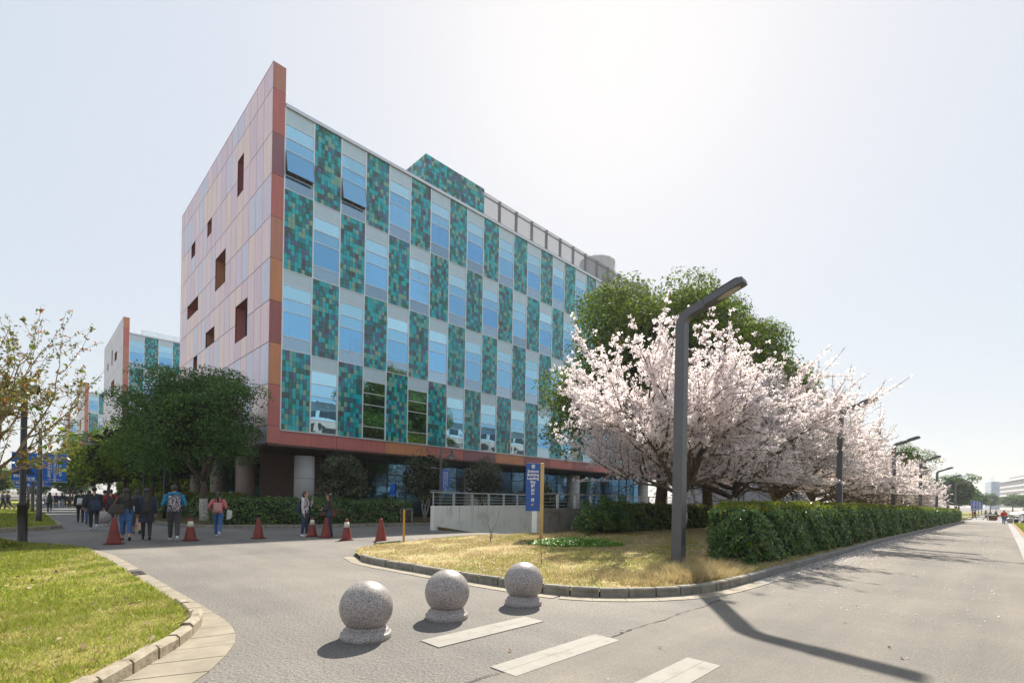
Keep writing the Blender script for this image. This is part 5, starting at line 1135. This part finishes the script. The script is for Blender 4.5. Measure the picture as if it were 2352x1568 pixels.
# ------------------------------------------------------------------ distant buildings
fbld=thing('dormitory_block','long white dormitory block with rows of windows and grey hipped roof at the right','building',(550,1.4,0),math.atan2(-11.4,-76)); 
# local +x runs along the facade towards the camera, local +y is outward
M_FW=plain('far_white',(0.62,0.60,0.57),.8,var=.05); M_FWIN=plain('far_window',(0.10,0.12,0.15),.2,spec=.6); M_FROOF=plain('far_roof',(0.14,0.14,0.15),.7)
L_=150
side=-1   # facade faces the road
MB().box(0,L_,0,18,-1,20.2).build('wall',M_FW,fbld)
for f in range(6):
    for c in range(42):
        x=1.4+c*3.55; MB().box(x,x+2.3,-.12,-.01,1.0+f*3.25,2.9+f*3.25).build('window',M_FWIN,fbld)
for f in range(6): MB().box(-.3,L_,-.2,-.125,-.1+f*3.25+3.15,.12+f*3.25+3.15).build('ledge',M_FW,fbld)
rfm=MB().add([(-1.2,-1.2,20.2),(L_,-1.2,20.2),(L_,19.2,20.2),(-1.2,19.2,20.2),(9,9,26.2),(L_,9,26.2)],[(0,1,5,4),(1,2,5),(2,3,4,5),(3,0,4),(0,3,2,1)]).build('roof',M_FROOF,fbld)
for c in range(10): MB().box(12+c*6,13.6+c*6,3.2,4.4,23.0,23.9).build('dormer',M_FW,rfm)
MB().box(-3.2,2.2,6,14,-1,23.8).build('stair_tower',M_FW,fbld)
gbd=thing('glass_block','pale blue glazed block with roof scaffold far beyond the trees','building',(600,10,0),math.atan2(-11.4,-76))
MB().box(-6,22,0,20,-1,22.5).build('wall',plain('far_glass',(0.22,0.32,0.42),.3,spec=.6,var=.15,scale=.3),gbd)
for f in range(6): MB().box(-6.1,22.1,-.15,0,3+f*3.3,3.4+f*3.3).build('band',M_FW,gbd)
MB().tube([(-4,3,22),(-4,3,27)],.12,6).tube([(4,3,22),(4,3,27)],.12,6).tube([(10,3,22),(10,3,28)],.12,6).tube([(-7,3,25.5),(10,3,25.5)],.1,6).build('scaffold',M_STEEL,gbd)
lbd=thing('louvred_building','grey louvred top corner of a building showing through the far side of the blossom','building',(110,33,0))
MB().box(0,24,0,20,-1,29.2).build('wall',plain('slate_wall',(0.16,0.18,0.20),.6,var=.15,scale=.4),lbd)
for i in range(14): MB().box(-.2,24.1,-.25,-.02,29.3+i*.2,29.36+i*.2).build('louvre_slat',M_LOUV,lbd)
for i in range(14): MB().box(23.98,24.2,-.02,18,29.3+i*.2,29.36+i*.2).build('louvre_slat',M_LOUV,lbd)
for i in range(4): MB().box(i*7.9,i*7.9+.2,.0,.2,29.2,32.1).build('screen_post',M_LOUV,lbd)

# ------------------------------------------------------------------ spring haze
hm=bpy.data.materials.new('haze_air'); hm.use_nodes=True; hn=hm.node_tree; hn.nodes.remove(hn.nodes['Principled BSDF'])
pv_=hn.nodes.new('ShaderNodeVolumePrincipled'); pv_.inputs['Color'].default_value=(0.86,0.89,0.95,1); pv_.inputs['Density'].default_value=0.00035; pv_.inputs['Anisotropy'].default_value=0.35
hn.links.new(pv_.outputs[0],hn.nodes['Material Output'].inputs['Volume'])
hz_=MB().box(-950,950,-950,950,-5,36.5).build('haze',hm); tag(hz_,'thin pale spring haze over the whole campus','haze',kind='stuff')
# ------------------------------------------------------------------ people
def fabric(name,c,var=.18,scale=9): return plain('cloth_'+name,c,.85,0,var=var,scale=scale,bump=.25,bscale=14)
SKIN=plain('skin',(0.46,0.27,0.19),.55,var=.06); HAIR=plain('hair_black',(0.018,0.014,0.013),.4,var=.3,scale=30); HAIRB=plain('hair_brown',(0.035,0.016,0.012),.4,var=.3,scale=30)
C=dict(black=fabric('black',(0.026,0.026,0.030)),navy=fabric('navy',(0.028,0.038,0.075)),red=fabric('red',(0.28,0.014,0.014)),denim=fabric('denim',(0.045,0.12,0.30)),denimd=fabric('denim_dark',(0.03,0.045,0.09)),blue=fabric('blue',(0.012,0.19,0.38)),pink=fabric('pink',(0.55,0.16,0.17)),grey=fabric('grey',(0.50,0.47,0.50)),char=fabric('charcoal',(0.05,0.05,0.06)),white=fabric('white',(0.62,0.61,0.60)),beige=fabric('beige',(0.34,0.25,0.15)),lblue=fabric('light_blue',(0.16,0.25,0.36)),orange=fabric('orange_red',(0.52,0.045,0.025)),shoeb=fabric('shoe_black',(0.015,0.015,0.015)),shoew=fabric('shoe_white',(0.66,0.66,0.66)),dots=None,camo=None)
def pattern(name,stops,scale,interp='CONSTANT'):
    m,n,p=_nodes(name); t=_noise(n,scale,3,.6); r=_ramp(n,t.outputs[0],stops,interp); n.links.new(r.outputs[0],p.inputs['Base Color']); p.inputs['Roughness'].default_value=.85; return m
C['camo']=pattern('cloth_camo',[(0,(0.03,0.025,0.04)),(.45,(0.16,0.13,0.17)),(.55,(0.5,0.46,0.5))],26)
C['camog']=pattern('cloth_green_camo',[(0,(0.012,0.02,0.012)),(.5,(0.05,0.07,0.04)),(.58,(0.10,0.12,0.08))],22)
C['dots']=pattern('cloth_dotted',[(0,(0.02,0.017,0.017)),(.66,(0.45,0.42,0.4))],60)
C['tweed']=pattern('cloth_pink_print',[(0,(0.40,0.16,0.15)),(.5,(0.55,0.33,0.30)),(.6,(0.30,0.10,0.10))],40)
def person(label,loc,face,height,top,bottom,shoe,hair='short',walk=.0,bend=.0,arms=('swing','swing'),coat=0,skirt=0,fat=1.0,legskin=0,hairm=None,res=.016,group=None,cuff=0,hood=0):
    """local: +y is the facing direction; face = heading angle of +y in world, radians"""
    rt=thing('person',label,'person',loc,face-PI/2,group,height/1.74)
    prim=[]; mats=[SKIN,C[top],C[bottom],C[shoe]]; IS,IT,IB,IH=0,1,2,3
    V=[];F=[];samp=[];sm=[]
    def tube(pts,rx,ry,m,n=12):
        mb=MB(); vs=[]; k=len(pts); P=[Vector(p) for p in pts]
        for i,p in enumerate(P):
            t=(P[min(i+1,k-1)]-P[max(i-1,0)]).normalized(); fw=Vector((0,1,0)) if abs(t.y)<.8 else Vector((0,0,1)); a=t.cross(fw).normalized(); b=a.cross(t)
            for j in range(n): q=2*PI*j/n; vs.append(p+a*math.cos(q)*rx[i]+b*math.sin(q)*ry[i])
        fs=[(i*n+j,i*n+(j+1)%n,(i+1)*n+(j+1)%n,(i+1)*n+j) for i in range(k-1) for j in range(n)]+[tuple(range(n-1,-1,-1)),tuple((k-1)*n+j for j in range(n))]
        o=len(V); V.extend(tuple(v) for v in vs); F.extend(tuple(o+i for i in f) for f in fs)
        for i in range(k-1):
            for u in (0,.33,.66,1):
                c=P[i].lerp(P[i+1],u); 
                for j in range(0,n,2): 
                    samp.append(tuple(Vector(vs[i*n+j]).lerp(Vector(vs[(i+1)*n+j]),u))); sm.append(m)
    legs=[]
    for s,ph in ((-1,walk),(1,-walk)):
        a=ph; b=bend if ph<0 else bend*.25; hip=Vector((.088*s,0,.93)); kn=hip+Vector((0,math.sin(a),-math.cos(a)))*.43; an=kn+Vector((0,math.sin(a-b),-math.cos(a-b)))*.42; legs.append((s,hip,kn,an,a-b))
    dz=.085-min(l[3].z for l in legs); up=Vector((0,0,dz))
    f=fat
    for s,hip,kn,an,pa in legs:
        hip,kn,an=hip+up,kn+up,an+up; mid=hip.lerp(kn,.5); cal=kn.lerp(an,.35)
        lm=IS if (skirt and not legskin==2) else IB; lmm=lm
        if legskin==2: lmm=IB
        if cuff:
            lo=kn.lerp(an,.72); tube([hip+Vector((0,0,.04)),mid,kn,cal,lo],[.098*f,.088*f,.066*f,.064*f,.058*f],[.105*f,.092*f,.070*f,.068*f,.06*f],IB); tube([lo,an],[.042,.036],[.045,.038],IS)
        else: tube([hip+Vector((0,0,.04)),mid,kn,cal,an+Vector((0,0,.01))],[.096*f,.086*f,.064*f,.060*f,.048*f],[.104*f,.09*f,.068*f,.064*f,.05*f],lmm)
        pitch=max(-.9,min(.3,pa)); fwd=Vector((0,math.cos(pitch),math.sin(pitch))); nu=Vector((0,-math.sin(pitch),math.cos(pitch)))
        heel=an-nu*.05-fwd*.05; toe=an-nu*.062+fwd*.17
        tube([heel,an-nu*.045+fwd*.02,an-nu*.055+fwd*.10,toe],[.034,.04,.045,.03],[.035,.042,.030,.02],IH)
    tz=dz
    T=lambda x,y,z:(x,y,z+tz)
    if coat: tube([T(0,0,.93-coat),T(0,0,1.0),T(0,0,1.15),T(0,0,1.32),T(0,0,1.42),T(0,0,1.47)],[.235*f,.185*f,.165*f,.19*f,.155*f,.07],[.185*f,.145*f,.125*f,.125*f,.095,.06],IT)
    else: tube([T(0,0,.90),T(0,0,.98),T(0,0,1.12),T(0,.005,1.30),T(0,0,1.42),T(0,0,1.47)],[.155*f,.165*f,.15*f,.185*f,.15*f,.07],[.115*f,.125*f,.11*f,.122*f,.09,.06],IT)
    if skirt: tube([T(0,0,.97-skirt),T(0,0,.80),T(0,0,1.0)],[.26,.20,.15],[.22,.17,.11],IB)
    elif not coat: tube([T(0,0,.84),T(0,0,.93)],[.15*f,.155*f],[.112*f,.115*f],IB)
    tube([T(0,0,1.44),T(0,.012,1.53)],[.052,.047],[.055,.05],IS)
    # head: jaw, skull
    tube([T(0,.022,1.515),T(0,.030,1.545),T(0,.025,1.59),T(0,.012,1.645),T(0,.004,1.695),T(0,0,1.735)],[.035,.055,.068,.077,.070,.03],[.04,.072,.088,.097,.086,.04],IS,14)
    hands=[]
    for s,mode in ((-1,arms[0]),(1,arms[1])):
        sh=Vector(T(.185*s*f,0,1.395))
        sw={'swing':-walk*s*.9*(-1),'down':0.0}.get(mode,0)
        if mode in ('swing','down'):
            el=sh+Vector((.045*s,math.sin(sw)*.28,-math.cos(sw)*.28)); wr=el+Vector((.01*s,math.sin(sw+.25)*.25,-math.cos(sw+.25)*.25))
        elif mode=='chest': el=sh+Vector((.05*s,.03,-.27)); wr=el+Vector((-.12*s,.20,.06))
        elif mode=='face': el=sh+Vector((.03*s,.14,-.22)); wr=el+Vector((-.08*s,.07,.22))
        elif mode=='hip': el=sh+Vector((.13*s,-.05,-.24)); wr=el+Vector((-.06*s,.17,-.12))
        elif mode=='hold': el=sh+Vector((.07*s,-.04,-.27)); wr=el+Vector((-.03*s,.22,-.03))
        else: el=sh+Vector((.05*s,-.03,-.28)); wr=el+Vector((.02*s,.05,-.24))
        tube([sh-Vector((.05*s,0,-.02)),sh,sh.lerp(el,.5),el,el.lerp(wr,.5),wr],[.05,.066*f,.058*f,.052,.048,.040],[.055,.070*f,.060*f,.054,.050,.042],IT)
        hd=(wr-el).normalized(); hands.append((wr,hd,s))
        tube([wr-hd*.01,wr+hd*.04,wr+hd*.085],[.022,.036,.034],[.018,.022,.018],IS,10)
    me=bpy.data.meshes.new('body_raw'); me.from_pydata(V,[],F); o=bpy.data.objects.new('tmp',me); COL.objects.link(o)
    bm=bmesh.new(); bm.from_mesh(me); bmesh.ops.recalc_face_normals(bm,faces=bm.faces); bm.to_mesh(me); bm.free()
    md=o.modifiers.new('r','REMESH'); md.mode='VOXEL'; md.voxel_size=res; sm_=o.modifiers.new('s','SMOOTH'); sm_.iterations=3; sm_.factor=.5
    dg=bpy.context.evaluated_depsgraph_get(); m2=bpy.data.meshes.new_from_object(o.evaluated_get(dg)); bpy.data.objects.remove(o); bpy.data.meshes.remove(me)
    for q in mats: m2.materials.append(q)
    nf=len(m2.polygons); ct=np.empty(nf*3,np.float32); m2.polygons.foreach_get('center',ct); ct=ct.reshape(-1,3); S=np.array(samp,np.float32); SM=np.array(sm)
    idx=np.empty(nf,int)
    for i in range(0,nf,2000): idx[i:i+2000]=np.argmin(((ct[i:i+2000,None]-S[None])**2).sum(-1),1)
    m2.polygons.foreach_set('material_index',SM[idx].astype(np.int32)); m2.polygons.foreach_set('use_smooth',[True]*nf)
    # fingers, nose, eyes, mouth, ears joined into the body mesh
    ex=MB()
    for wr,hd,s in hands:
        side=hd.cross(Vector((0,1,0)) if abs(hd.y)<.8 else Vector((0,0,1))).normalized(); nrm=side.cross(hd).normalized(); b=wr+hd*.08
        for k,l in enumerate((.065,.075,.07,.055)):
            p=b+side*(.024-.016*k); ex.tube([p-hd*.02,p+hd*l*.5,p+hd*l*.85+nrm*.014],[.0085,.008,.006],6,0)
        p=wr+hd*.035+side*.03; ex.tube([p-side*.01,p+side*.018+hd*.025,p+side*.016+hd*.055],[.010,.009,.007],6,0)
    hz=lambda x,y,z:Vector(T(x,y,z))
    ex.tube([hz(0,.105,1.635),hz(0,.122,1.608),hz(0,.132,1.590)],[.008,.012,.013],6,0)
    for s in (-1,1):
        ex.ell(T(.030*s,.098,1.637),.013,.006,.006,4,8,5); ex.ell(T(.076*s,.005,1.615),.012,.022,.032,0,8,6); ex.ell(T(.031*s,.099,1.655),.018,.005,.004,4,6,4)
    ex.ell(T(0,.112,1.558),.022,.006,.006,5,8,5)
    e2=ex.mesh('extra',[SKIN]); 
    bm=bmesh.new(); bm.from_mesh(m2); m2.materials.append(HAIR); m2.materials.append(plain('lip',(0.33,0.10,0.09),.5))
    vs=[bm.verts.new(v) for v in ex.v]
    for fc,mi in zip(ex.f,ex.m):
        try: q=bm.faces.new([vs[i] for i in fc]); q.material_index=mi; q.smooth=True
        except ValueError: pass
    bm.to_mesh(m2); bm.free(); bpy.data.meshes.remove(e2); m2.name='body'
    obj('body',m2,rt)
    hm=hairm or HAIR; hb=MB()
    def cap(front,down,rx,ry,rz,cy=-.008,cz=1.652):
        nu,nv=20,12; vs=[]; fs=[]
        for i in range(nv+1):
            for j in range(nu):
                az=2*PI*j/nu; fr=max(0,math.sin(az)); lim=down*(1-fr)+front*fr; ph=lim*i/nv; k=1+.03*math.sin(az*7+i)
                vs.append(T(rx*k*math.sin(ph)*math.cos(az),cy+ry*k*math.sin(ph)*math.sin(az),cz+rz*math.cos(ph)))
        for i in range(nv):
            for j in range(nu): fs.append((i*nu+j,(i+1)*nu+j,(i+1)*nu+(j+1)%nu,i*nu+(j+1)%nu))
        hb.add(vs,fs)
    cap(.95,2.42 if hair=='short' else 2.6,.086,.110,.102,-.010,1.648)
    if hair in ('long','bob'):
        L=.42 if hair=='long' else .15; pts=[(0,-.03,1.66),(0,-.05,1.58),(0,-.075,1.50),(0,-.115,1.46-L*.3),(0,-.13,1.46-L*.7),(0,-.12,1.46-L)]
        vs=[];n=14
        wx=[.085,.095,.10,.115 if hair=='long' else .10,.105,.05] ; wy=[.085,.075,.06,.042,.035,.02]
        for (x,y,z),a,b in zip(pts,wx,wy):
            for j in range(n): q=2*PI*j/n; vs.append(T(x+a*math.cos(q),y+b*math.sin(q),z))
        hb.add(vs,[(i*n+j,i*n+(j+1)%n,(i+1)*n+(j+1)%n,(i+1)*n+j) for i in range(5) for j in range(n)]+[tuple(range(n)),tuple(5*n+j for j in range(n-1,-1,-1))])
    if hair=='pony':
        hb.tube([T(0,-.09,1.66),T(0,-.15,1.65),T(0,-.17,1.55),T(0,-.165,1.42),T(0,-.15,1.30)],[.02,.038,.05,.045,.012],10)
    hb.build('hair',hm,rt,True)
    if hood:
        hh_=MB(); pts=[T(-.12,.03,1.44),T(-.12,-.07,1.47),T(0,-.115,1.45),T(.12,-.07,1.47),T(.12,.03,1.44)]; hh_.tube(pts,[.035,.055,.07,.055,.035],10); hh_.build('hood',C[top],rt,True)
    return rt,tz
def backpack(label,prt,tz,mat,strap,z=1.19,h=.42,wd=.30,dp=.15,y=-.15,pocket=True,tilt=0,group='backpacks worn by the walkers',off=0):
    t=thing('backpack',label,'backpack',prt.location,0,group); t.rotation_euler=prt.rotation_euler; t.scale=prt.scale
    b=MB().box(-wd/2,wd/2,-dp,.0,-h/2,h/2).build('bag',mat,t); me=b.data; bm=bmesh.new(); bm.from_mesh(me)
    for v in bm.verts:
        if v.co.z>0: v.co.x*=.86
        if v.co.z>0 and v.co.y<-.02: v.co.y*=.6
    bmesh.ops.bevel(bm,geom=bm.edges[:],offset=.035,segments=3,profile=.5,affect='EDGES'); bm.to_mesh(me); bm.free()
    b.location=(off,y,z+tz); b.rotation_euler=(0,tilt,0)
    for p in me.polygons: p.use_smooth=True
    if pocket:
        p=MB().box(-wd*.36,wd*.36,-dp-.045,-dp+.03,-h*.40,-h*.02).build('pocket',mat,b,True,bevel=.025)
    MB().tube([(-.05,-.03,h/2-.01),(-.04,-.035,h/2+.035),(.04,-.035,h/2+.035),(.05,-.03,h/2-.01)],.010,6).build('handle',strap,b)
    for s in (-1,1):
        MB().tube([(s*.085,y-.0,z+tz+h*.45),(s*.115,-.06,1.47+tz),(s*.125,.06,1.445+tz),(s*.13,.145,1.33+tz),(s*.15,.12,1.18+tz),(s*.16,-.02,1.06+tz),(s*.13,y+.01,z+tz-h*.4)],.018,6).build('strap',strap,t)
    return t
WALK=PI/2     # heading of the walkway (+Y)
PG='students walking towards the walkway'
def P(x,y): return (x,y,gz(x,y)+.006)
p,tz=person('walker in bright blue hooded jacket and charcoal trousers seen from behind',P(3.49,18.94),R(80),1.80,'blue','char','shoew','short',.22,.35,('hold','hold'),fat=1.12,hood=1,group=PG)
backpack('black and white camouflage backpack on the blue jacket walker',p,tz,C['camo'],C['black'],1.17,.50,.34,.16)
p,tz=person('walker in pink sweater and blue jeans with long ponytail',P(4.94,19.67),R(70),1.63,'pink','denim','shoew','pony',.30,.5,('hip','hold'),group=PG)
backpack('pink patterned backpack on the walker in pink',p,tz,C['tweed'],C['red'],1.13,.38,.30,.15)
hb_=thing('white_cloth','white cloth and papers carried at the side of the walker in pink','bag',(5.16,19.55,.0)); MB().add([(0,0,.62),(.12,-.12,.66),(.15,-.13,.95),(.02,-.02,.98),(.05,.05,.62),(.16,-.05,.68),(.18,-.08,.93),(.06,.04,.97)],[(0,1,2,3),(7,6,5,4),(0,4,5,1),(1,5,6,2),(2,6,7,3),(3,7,4,0)]).build('cloth',C['white'],hb_,bevel=.012)
p,tz=person('woman in dark jacket and rolled up blue jeans carrying a dark tote bag',P(2.37,19.77),R(84),1.66,'black','denim','shoeb','bob',.20,.3,('hold','down'),fat=1.18,cuff=1,group=PG)
tb=thing('tote_bag','large dark brown tote bag on the shoulder of the woman in rolled jeans','tote bag',p.location,0); tb.rotation_euler=p.rotation_euler
MB().add([(-.46,-.16,.86),(-.02,-.20,.86),(-.02,.0,.86),(-.46,.04,.86),(-.40,-.12,1.12),(-.08,-.16,1.18),(-.08,-.05,1.18),(-.40,-.02,1.12)],[(3,2,1,0),(4,5,6,7),(0,1,5,4),(1,2,6,5),(2,3,7,6),(3,0,4,7)]).build('bag',plain('tote_leather',(0.035,0.02,0.02),.45),tb,bevel=.03)
MB().tube([(-.34,-.10,1.12),(-.22,-.11,1.36),(-.17,-.06,1.42),(-.15,.02,1.38),(-.16,-.04,1.15)],.012,6).build('strap',plain('strap_tan',(0.30,0.13,0.07),.6),tb)
p,tz=person('long haired woman in dark knee-length coat and black tights',P(2.89,19.75),R(82),1.68,'navy','black','shoeb','long',.18,.3,('down','down'),coat=.34,group=PG)
backpack('small black backpack on the long haired woman in the dark coat',p,tz,C['black'],C['black'],1.05,.32,.26,.13,-.17)
p,tz=person('walker in dotted dark skirt half hidden by the woman in the long coat',P(3.05,22.86),R(85),1.62,'white','dots','shoeb','long',.2,.3,skirt=.62,group=PG)
p,tz=person('walker in dark jacket and black trousers with low slung navy backpack',P(2.07,25.98),R(86),1.75,'black','black','shoew','short',.30,.5,('down','down'),fat=1.1,group=PG)
backpack('large navy backpack hanging low and tilted',p,tz,C['navy'],C['navy'],.98,.46,.36,.17,-.15,tilt=-.12,off=.05)
p,tz=person('walker in black coat wearing a white backpack',P(2.15,33.6),R(86),1.70,'black','black','shoeb','short',.15,.2,('down','down'),coat=.12,group=PG)
backpack('white and grey backpack on the walker in the black coat',p,tz,C['white'],C['black'],1.10,.36,.30,.16)
p,tz=person('walker in dark red hoodie with black backpack',P(3.03,30.36),R(85),1.70,'red','black','shoew','short',.22,.4,('down','hold'),fat=1.08,group=PG)
backpack('black backpack on the walker in dark red',p,tz,C['black'],C['black'],1.15,.42,.32,.15)
for x,y,h,a,b,hr,lb in ((2.30,31.2,1.64,'black','denim','short','walker in jeans half hidden by the navy backpack'),(3.86,35.5,1.60,'black','beige','bob','walker in beige trousers behind the woman with the tote bag'),(3.2,34.6,1.70,'char','black','short','walker in dark clothes behind the red hoodie'),(4.1,37.6,1.66,'black','black','long','long haired walker deep in the group behind the tote bag woman')):
    person(lb,P(x,y),R(86),h,a,b,'shoeb',hr,.2,.3,res=.022,group=PG)
p,tz=person('walker in white jacket and black trousers beside the banner post',P(1.55,52.9),R(88),1.64,'white','black','shoew','bob',.3,.55,('down','down'),res=.022,hairm=HAIRB,group=PG)
backpack('green camouflage backpack on the walker in the white jacket',p,tz,C['camog'],C['black'],1.14,.44,.32,.15)
for x,y,h,a,b,hr,lb in ((1.25,75,1.62,'white','black','short','distant walker partly behind the second banner post'),(2.75,75.5,1.68,'navy','denimd','short','distant walker in dark blue at the head of the far group'),(3.2,74.2,1.68,'black','lblue','bob','distant walker in pale jeans'),(3.7,80.7,1.66,'navy','denimd','short','distant walker half hidden in the far group'),(3.75,72.9,1.62,'char','black','short','distant walker at the right of the far group'),(2.3,92,1.7,'white','denimd','short','very distant pale clothed walker under the trees')):
    person(lb,P(x,y),R(88),h,a,b,'shoeb',hr,.18,.3,res=.03,group=PG)
for x,y,h,a,b,lb in ((-.80,58.6,1.74,'black','char','walker in black shirt on the cross path at the left edge'),(-1.05,57.4,1.70,'navy','char','walker with pale bag cut by the left edge')):
    p,tz=person(lb,P(x,y),R(160),h,a,b,'shoew','short',.3,.5,('hold','hold'),res=.026,group='pair on the cross path')
# two women talking
p,tz=person('woman in pale grey hoodie facing right with a navy backpack',P(7.50,18.42),R(-47),1.67,'grey','denimd','shoew','bob',.05,.08,('face','down'),hairm=HAIRB,hood=1,group='two women talking',res=.014)
backpack('navy backpack on the woman in the grey hoodie',p,tz,plain('cloth_navy_nylon',(0.014,0.024,0.045),.6,var=.2,scale=9),C['black'],1.14,.46,.30,.19)
p,tz=person('long haired woman in black facing left, hands at her chest',P(8.12,17.78),R(135),1.60,'black','denimd','shoeb','long',.06,.1,('hold','hold'),coat=.10,hairm=HAIRB,group='two women talking',res=.014)
ph_=thing('phone','small pale phone held by the woman in black','phone',(7.93,17.99,.98)); MB().box(-.04,.04,-.005,.005,0,.13).build('case',C['white'],ph_,bevel=.004); ph_.rotation_euler=(.3,0,R(45))
# people at the far gate
p,tz=person('person in orange red jacket and blue jeans walking down the far road',P(76.05,-.15),R(-4),1.55,'orange','denim','shoeb','short',.2,.35,('down','chest'),fat=1.15,res=.026,group='people by the gate',hood=1)
for x,y,h,a,b,hd,lb in ((105.4,1.75,1.62,'beige','denimd',R(-60),'woman in beige top striding past the barrier'),(114,.72,1.68,'black','black',R(-70),'man in dark jacket walking past the planter'),(110,1.35,1.6,'navy','red',R(-60),'walker half hidden behind the barrier arm'),(118,3.4,1.66,'black','char',R(-80),'person in black by the hedge end beyond the barrier'),(92.6,-2.0,1.5,'navy','black',R(180),'person in dark clothes among the parked scooters')):
    person(lb,P(x,y),hd,h,a,b,'shoeb','long' if 'woman' in lb else 'short',.35,.4,res=.03,group='people by the gate')
